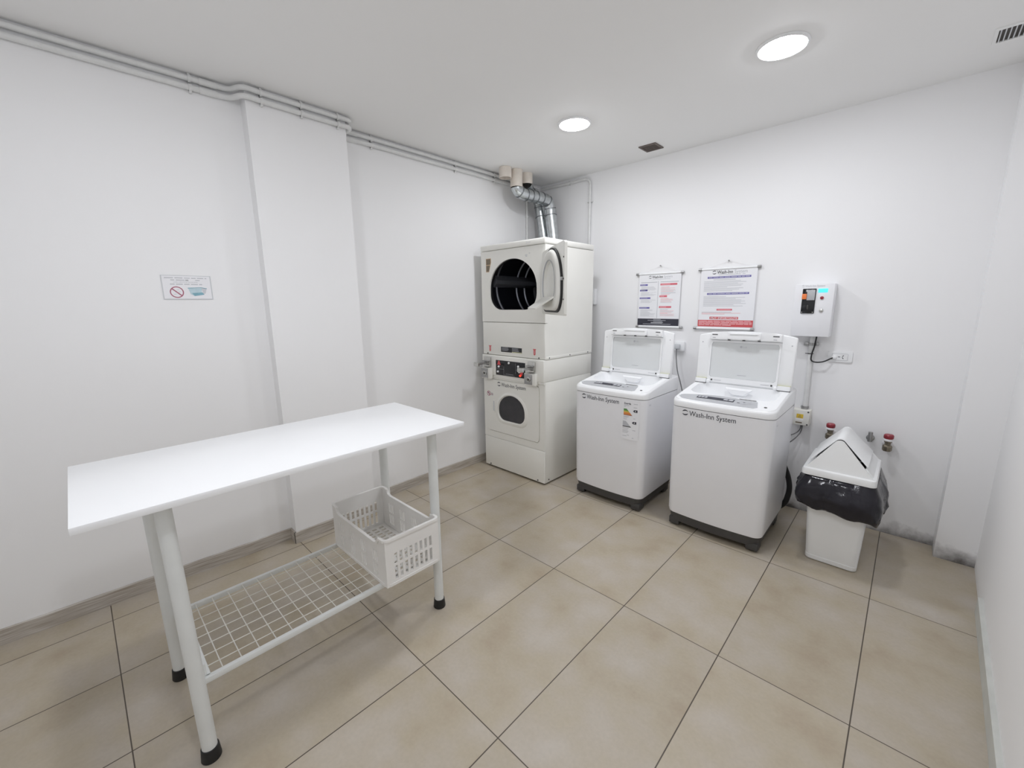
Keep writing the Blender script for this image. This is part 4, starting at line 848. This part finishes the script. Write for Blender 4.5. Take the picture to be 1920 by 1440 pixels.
# lid: rim, two gables and a hinged flap
LC = -0.008
def gable(y0, y1, dy, apex):
    """triangular end wall with rounded top; leans inwards by dy"""
    P = []
    for k in range(9):
        a = rad(-50+100*k/8); P.append((LC-0.012+0.026*math.sin(-a)*1.0, apex-0.026+0.026*math.cos(a)))
    P = list(reversed(P)) if False else P
    pts = [(LC-0.150, 0.573), (LC+0.152, 0.573)]+P
    return pts
LR = lambda g, z, r=0.028: rect_ring(LC-0.166-g, -0.226-g, LC+0.166+g, 0.232+g, r+g, z)
b = MB(); b.loft([LR(-0.004, 0.536), LR(0.0, 0.538), LR(0.0, 0.560), LR(-0.005, 0.572), LR(-0.022, 0.578), LR(-0.026, 0.570), LR(-0.012, 0.536), LR(-0.004, 0.536)], BINW, (False, False)); rim = b.build('lid_rim', bn)
def endwall(sgn):
    b = MB(); yb0 = -0.208 if sgn < 0 else 0.214; yt = -0.172 if sgn < 0 else 0.180
    G = gable(0, 0, 0, 0.752); rings = []
    f = lambda z: yb0+(yt-yb0)*(z-0.573)/(0.752-0.573)
    ins = lambda p, s: (LC-0.012+(p[0]-LC+0.012)*s, 0.575+(p[1]-0.575)*(1-(1-s)*0.9))
    o = [Vector((x, f(z), z)) for x, z in G]; o2 = [Vector((x, f(z)-sgn*0.006, z+0.001)) for x, z in [ins(p, 1.0) for p in G]]
    i1 = [Vector((x, f(z)-sgn*0.034, z-0.006)) for x, z in [ins(p, 0.985) for p in G]]
    b.loft([o, i1] if sgn > 0 else [i1, o], BINW); b.build('lid_gable', bn, ang=55)
endwall(-1); endwall(1)
# sloping sills below the flap
SL = 52.0; tS = math.tan(rad(SL)); gx = 0.0199; gz = 0.7427       # shoulder and slope of the gables
fback = lambda z: -0.208+(-0.172+0.208)*(z-0.573)/(0.752-0.573)+0.034
rback = lambda z: 0.214+(0.180-0.214)*(z-0.573)/(0.752-0.573)-0.034
for sd in (-1, 1):
    b = MB(); pr = []
    for (x, z, o) in ((0.150, 0.572, 0), (0.113, 0.6195, 0), (0.108, 0.6155, 0), (0.140, 0.569, 0)):
        pr.append((LC+sd*x+(0.001 if sd > 0 else -0.012*0), z))
    b.loft([[Vector((x, fback(z)-0.004, z)) for x, z in pr], [Vector((x, rback(z)+0.004, z)) for x, z in pr]], BINW); b.build('lid_sill', bn)
# hinged flap: an upturned V tipped a little, so that a gap opens along its right-hand edge
fl = MB(); FZ = 0.7545
top = [(0.028*math.sin(a), 0.028*math.cos(a)-0.028) for a in [rad(-52+104*k/10) for k in range(11)]]
(lx, lz), (rx_, rz_) = top[0], top[-1]; Ls = 0.158; angL, angR = 51.0, 46.0
outer = [(lx-Ls*math.cos(rad(angL)), lz-Ls*math.sin(rad(angL))), (lx-Ls*0.5*math.cos(rad(angL)), lz-Ls*0.5*math.sin(rad(angL)))]+top+[(rx_+Ls*0.5*math.cos(rad(angR)), rz_-Ls*0.5*math.sin(rad(angR))), (rx_+Ls*math.cos(rad(angR)), rz_-Ls*math.sin(rad(angR)))]
sec = outer+[(x*0.975, z-0.006) for x, z in reversed(outer)]
dz = lambda k: 0.003 if k < len(outer) else 0
fl.loft([[Vector((x, fback(z+FZ)+0.001, z)) for x, z in sec], [Vector((x, fback(z+FZ)+0.007, z+dz(k))) for k, (x, z) in enumerate(sec)], [Vector((x, rback(z+FZ)-0.007, z+dz(k))) for k, (x, z) in enumerate(sec)], [Vector((x, rback(z+FZ)-0.001, z)) for x, z in sec]], BINW)
fo = fl.build('swing_flap', bn, loc=(LC-0.012, 0.0, FZ), ang=30)
# liner folded out over the edge
bg = MB(); rnd = random.Random(11); n = 96
def bagring(g, z, amp, drop=0.0, ph=0.0):
    out = []
    P = radial(rrect(-0.148, -0.212, 0.150, 0.212, 0.03), (0, 0), n)
    for k, (x, y) in enumerate(P):
        a = 2*PI*(k+0.5)/n; L = math.hypot(x, y)
        wv = amp*(math.sin(a*9+ph)+0.6*math.sin(a*17+1.3+ph)+0.5*math.sin(a*31+ph*2))/2
        gg = g+wv; out.append(Vector((x*(1+gg/L), y*(1+gg/L), z+drop*(math.sin(a*3+0.8)+0.7*math.sin(a*7+2)+0.4*math.sin(a*15)))))
    return out
from mathutils import noise as mnoise
prof = [(-0.010, 0.505), (0.004, 0.534), (0.013, 0.534)]+[(0.014+0.044*math.sin(0.5*PI*min(1, k/8))**0.9-(0.016*((k-8)/5)**2 if k > 8 else 0), 0.530-0.187*k/13) for k in range(1, 14)]+[(0.036, 0.340), (0.030, 0.345)]
rings = []
for k, (g, z) in enumerate([(-0.058, 0.03), (-0.045, 0.25)]+prof):
    f = 0 if k < 5 else min(1, (k-4)/9)
    ring_ = []
    for v in bagring(g, z, 0.001+0.010*f, 0.0, 0.5+0.06*k):
        q = Vector((v.x*9, v.y*9, v.z*11)); d = mnoise.noise(q)*0.018*f+mnoise.noise(q*2.7)*0.010*f+mnoise.noise(q*6.0)*0.004*f
        a = math.atan2(v.y, v.x); rr = math.hypot(v.x, v.y)
        hem = f*f*(0.030*math.cos(a-rad(-172))*(1 if math.cos(a-rad(-172)) > 0 else 0.2)-0.016*math.exp(-((a-rad(-42))/0.22)**2)*1.8+0.006*math.sin(a*11))
        ring_.append(Vector((v.x*(1+d/rr), v.y*(1+d/rr), v.z+hem)))
    rings.append(ring_)
bg.loft(rings, BAG, (True, False))
lo_ = bg.build('bin_liner', ang=60, loc=(2.500, 3.075, 0)); tag(lo_, 'black plastic bag folded out over the rim of the white bin', 'bin bag')

# ------------------------------------------------------------------ folding table
tb = thing('work_table', 'long white table with four round legs and wire shelf in the foreground', 'table', (0.888, 0.64, 0))
TX0, TX1, TY0, TY1 = 0.578, 1.198, -0.015, 1.292
ox, oy = 0.888, 0.64
b = MB(); b.box((TX0-ox, TY0-oy, 0.944), (TX1-ox, TY1-oy, 0.966), TABLE, 0.0025); b.build('tabletop', tb)
legs = [((1.126, 0.186), (1.108, 0.176)), ((0.650, 0.174), (0.642, 0.170)), ((1.107, 1.163), (1.109, 1.163)), ((0.640, 1.163), (0.640, 1.163))]
for (f, tp_) in legs:
    p0 = Vector((f[0]-ox, f[1]-oy, 0.012)); p1v = Vector((tp_[0]-ox, tp_[1]-oy, 0.9435))
    b = MB(); b.tube([p0, p1v], 0.0225, LEG, 24); lo = b.build('leg', tb)
    b = MB(); b.lathe([(0.0285, 0.0), (0.030, 0.003), (0.0265, 0.045), (0.0235, 0.046)], BLACK, Matrix.Translation((p0.x, p0.y, 0)), 24); b.build('rubber_foot', lo)
SZ = 0.295
fr_ = MB()
for x in (1.118, 0.655): fr_.box((x-ox-0.009, 0.196-oy, SZ-0.016), (x-ox+0.009, 1.156-oy, SZ+0.006), LEG, 0.003)
for y in (0.214, 1.146): fr_.box((0.655-ox, y-oy-0.009, SZ-0.016), (1.118-ox, y-oy+0.009, SZ+0.006), LEG, 0.003)
for x in (1.108, 0.662): fr_.box((x-ox-0.006, 0.196-oy, SZ-0.010), (x-ox+0.006, 0.212-oy, SZ+0.05), LEG, 0.002)
so_ = fr_.build('shelf_frame', tb)
nx_, ny_ = 7, 16
for k in range(nx_):
    x = 0.664+(1.109-0.664)*(k+0.75)/(nx_+0.5)-ox; b = MB(); b.tube([(x, 0.220-oy, SZ+0.0015), (x, 1.140-oy, SZ+0.0015)], 0.0019, WIRE, 6); b.build('wire', so_)
for k in range(ny_):
    y = 0.223+(1.137-0.223)*(k+0.6)/(ny_+0.2)-oy; b = MB(); b.tube([(0.660-ox, y, SZ+0.0045), (1.113-ox, y, SZ+0.0045)], 0.0019, WIRE, 6); b.build('wire', so_)

# ------------------------------------------------------------------ crate on the shelf
cr = thing('plastic_crate', 'white slotted plastic crate on the right end of the table shelf', 'crate', (0.915, 0.992, 0.3022))
CX, CY, CH, CL = 0.257, 0.140, 0.222, 0.190
def grid_panel(us, vs, hole, d, m, M):
    """sheet with slots cut out, thickened to d"""
    t = bmesh.new(); V = {}
    def vv(i, j):
        if (i, j) not in V: V[(i, j)] = t.verts.new((us[i], vs[j], 0))
        return V[(i, j)]
    for i in range(len(us)-1):
        for j in range(len(vs)-1):
            if not hole((us[i]+us[i+1])/2, (vs[j]+vs[j+1])/2): t.faces.new((vv(i, j), vv(i+1, j), vv(i+1, j+1), vv(i, j+1)))
    r = bmesh.ops.extrude_face_region(t, geom=list(t.faces)); bmesh.ops.translate(t, verts=[v for v in r['geom'] if isinstance(v, bmesh.types.BMVert)], vec=(0, 0, d))
    bmesh.ops.recalc_face_normals(t, faces=list(t.faces)); mb = MB(); mb.merge(t, m, M); return mb
def breaks(holes, lo, hi): return sorted({lo, hi, *[h for p in holes for h in p]})
def side(L, hgt, slots_u, rows, corner, top_lo):
    us = breaks(slots_u+[(-L+corner, L-corner)], -L, L); vs = breaks(rows+[(top_lo, hgt)], 0, hgt)
    def hole(u, v):
        if v > top_lo and abs(u) < L-corner and top_lo < hgt: return True
        return any(a < u < c for a, c in slots_u) and any(a < v < c for a, c in rows)
    return us, vs, hole
su = [(-0.098+k*0.0262, -0.098+k*0.0262+0.0145) for k in range(8)]
rows_s = [(0.025, 0.088), (0.100, 0.150)]
us, vs, ho = side(CY, CH, su, rows_s, 0.03, CH)
for s, nm in ((1, 'end_wall'), (-1, 'end_wall')):
    mb = grid_panel(us, vs, ho, 0.005, CRATE, Matrix(((0, 0, 1, s*(CX-0.005) if s > 0 else -CX), (1, 0, 0, 0), (0, 1, 0, 0), (0, 0, 0, 1)))); mb.build(nm, cr, smooth=False)
sl = [(g+k*0.017-0.0215, g+k*0.017-0.0215+0.0085) for g in (-0.165, -0.055, 0.055, 0.165) for k in range(3)]
us, vs, ho = side(CX-0.0055, CH, sl, [(0.030, 0.085), (0.098, 0.150)], 0.055, CL)
for s in (1, -1):
    mb = grid_panel(us, vs, ho, 0.005, CRATE, Matrix(((1, 0, 0, 0), (0, 0, 1, (CY-0.005) if s > 0 else -CY), (0, 1, 0, 0), (0, 0, 0, 1)))); mb.build('side_wall', cr, smooth=False)
fx = [(-0.23+k*0.031, -0.23+k*0.031+0.017) for k in range(15)]; fy_ = [(-0.115+k*0.04, -0.115+k*0.04+0.026) for k in range(6)]
mb = grid_panel(breaks(fx, -CX+0.006, CX-0.006), breaks(fy_, -CY+0.006, CY-0.006), lambda u, v: any(a < u < c for a, c in fx) and any(a < v < c for a, c in fy_), 0.006, CRATE, XY(0.0015)); mb.build('crate_floor', cr, smooth=False)
# rims: raised over the ends and corners, lower along the sides
b = MB(); path = []
r_ = 0.022
def rimpts():
    P = []
    for (sx, sy) in ((1, -1), (1, 1), (-1, 1), (-1, -1)):
        c = Vector((sx*(CX-r_+0.002), sy*(CY-r_+0.002), CH)); a0 = {(1, -1): -90, (1, 1): 0, (-1, 1): 90, (-1, -1): 180}[(sx, sy)]
        if (sx, sy) in ((1, -1), (-1, 1)):
            P += [Vector((sx*(CX-0.085), sy*(CY+0.002), CL)), Vector((sx*(CX-0.062), sy*(CY+0.002), CL+0.008)), Vector((sx*(CX-0.048), sy*(CY+0.002), CH-0.004)), Vector((sx*(CX-0.036), sy*(CY+0.002), CH))]
        P += [c+Vector((math.cos(rad(a0+90*k/6)), math.sin(rad(a0+90*k/6)), 0))*r_ for k in range(7)]
        if (sx, sy) in ((1, 1), (-1, -1)):
            P += [Vector((sx*(CX-0.036), sy*(CY+0.002), CH)), Vector((sx*(CX-0.048), sy*(CY+0.002), CH-0.004)), Vector((sx*(CX-0.062), sy*(CY+0.002), CL+0.008)), Vector((sx*(CX-0.085), sy*(CY+0.002), CL))]
    return P
RP = rimpts(); rings = []
for k, p in enumerate(RP):
    t_ = (RP[(k+1) % len(RP)]-RP[k-1]).normalized(); nn = Vector((t_.y, -t_.x, 0)).normalized(); up = nn.cross(t_)*-1 if nn.cross(t_).z < 0 else nn.cross(t_)
    rings.append([p+nn*0.005+up*0.004, p+nn*0.005-up*0.007, p-nn*0.008-up*0.007, p-nn*0.008+up*0.004])
rings.append(rings[0]); b.loft(rings, CRATE, (False, False)); b.build('rim', cr, ang=30)
b = MB(); P0 = rrect(-CX-0.004, -CY-0.003, CX+0.004, CY+0.003, 0.024); P1 = rrect(-CX+0.004, -CY+0.004, CX-0.004, CY-0.004, 0.02)
b.plate(P0, P1, 0.012, CRATE, XY(0.0006), n=120); b.build('base_rim', cr)

# ------------------------------------------------------------------ notice on the left wall
sg = thing('wall_notice', 'small laminated notice with red prohibition circle and blue basket on left wall', 'sign', (lwx(0.527)+0.0015, 0.527, 1.563), rz=-math.atan((LW1[0]-LW0[0])/(LW1[1]-LW0[1])))
b = MB(); M = YZ(0.0, 0, 0); w, h = 0.205, 0.118
b.box((0.0, -w/2, 0), (0.0015, w/2, h), PAPER)
for k, (u0, u1, m) in enumerate(((0.05, 0.93, GREYP), (0.17, 0.80, GREYP), (0.22, 0.73, GREYP), (0.15, 0.82, GREYP))):
    v = 0.110-k*0.0108; u = u0
    if k == 1:
        b.text('NO', 0.009, M @ Matrix.Translation((-0.005, v-0.006, 0.0020)), INK, 0.013, True)
    if k == 2:
        b.text('LOS CESTOS DE ROPA', 0.0085, M @ Matrix.Translation((-w/2+u0*w, v-0.0055, 0.0020)), GREYP, (u1-u0)*w); continue
    rr_ = random.Random(k)
    while u < u1:
        e = min(u1, u+rr_.uniform(0.06, 0.2))
        if not (k == 1 and e > 0.46 and u < 0.55): b.prism([(-w/2+u*w, v-0.0045), (-w/2+e*w, v-0.0045), (-w/2+e*w, v-0.0005), (-w/2+u*w, v-0.0005)], 0.0004, m, M @ Matrix.Translation((0, 0, 0.0015)))
        u = e+0.03
Mc = M @ Matrix.Translation((-0.048, 0.034, 0.0016)); cc = lambda r: [(r*math.cos(a*PI/16), r*math.sin(a*PI/16)) for a in range(32)]
b.plate(cc(0.0295), cc(0.0248), 0.0005, MAROON, Mc, n=48); b.prism([(-0.0215, 0.0165), (-0.0180, 0.0205), (0.0215, -0.0165), (0.0180, -0.0205)], 0.0007, MAROON, Mc)
for (x, y, a) in ((0.006, 0.010, 0.012), (-0.008, -0.012, 0.012), (0.012, 0.0, 0.008)): b.prism([(x-a/2, y), (x+a/2, y+0.002), (x+a/2, y+0.0035), (x-a/2, y+0.0015)], 0.0004, GREYP, Mc)
Mb = M @ Matrix.Translation((0.042, 0.034, 0.0016))
b.prism([(-0.040, 0.020), (0.020, 0.022), (0.016, -0.006), (-0.016, -0.020), (-0.032, -0.010)], 0.0004, LTEAL, Mb); b.prism([(-0.016, -0.020), (0.028, -0.012), (0.020, 0.000), (-0.026, -0.004)], 0.0006, TEAL, Mb)
b.prism([(-0.042, 0.020), (0.018, 0.0235), (0.042, 0.018), (0.042, 0.0215), (0.018, 0.0265), (-0.042, 0.0235)], 0.0007, TEAL, Mb); b.prism([(0.018, 0.023), (0.040, 0.018), (0.034, -0.006), (0.024, -0.008)], 0.0005, LGREYP, Mb)
b.build('printed_card', sg, smooth=False)
b = MB(); b.plate([(-w/2-0.004, -0.004), (w/2+0.005, -0.004), (w/2+0.005, h+0.003), (-w/2-0.004, h+0.003)], [(-w/2+0.001, 0.001), (w/2-0.001, 0.001), (w/2-0.001, h-0.001), (-w/2+0.001, h-0.001)], 0.0008, GPLAST, YZ(0.0002, 0, 0), (0, h/2)); b.build('laminate_edge', sg, smooth=False)

# ------------------------------------------------------------------ world, camera, view
wd = bpy.data.worlds.new('world'); bpy.context.scene.world = wd; wd.use_nodes = True
wd.node_tree.nodes['Background'].inputs[0].default_value = (0.8, 0.85, 0.9, 1); wd.node_tree.nodes['Background'].inputs[1].default_value = 0.0
cam = bpy.data.cameras.new('camera'); co = bpy.data.objects.new('camera', cam); C.objects.link(co)
co.location = (2.68906, 0.06380, 1.51313)
yaw, pit, rol = rad(43.68339), rad(79.16929), rad(-0.702502)
co.matrix_world = Matrix.Translation(co.location) @ (Matrix.Rotation(yaw, 4, 'Z') @ Matrix.Rotation(pit, 4, 'X') @ Matrix.Rotation(rol, 4, 'Z'))
cam.sensor_fit = 'HORIZONTAL'; cam.sensor_width = 36; cam.lens = 36*781.7754/1920; cam.clip_start = 0.02
sc_ = bpy.context.scene; sc_.camera = co
vs_ = sc_.view_settings; vs_.view_transform = 'Standard'; vs_.look = 'None'; vs_.gamma = 1; vs_.use_curve_mapping = False; vs_.exposure = 0.0
sc_.cycles.use_denoising = True
sc_.cycles.max_bounces = 9; sc_.cycles.diffuse_bounces = 7; sc_.cycles.glossy_bounces = 4; sc_.cycles.adaptive_threshold = 0.025
sc_.cycles.caustics_reflective = False; sc_.cycles.caustics_refractive = False
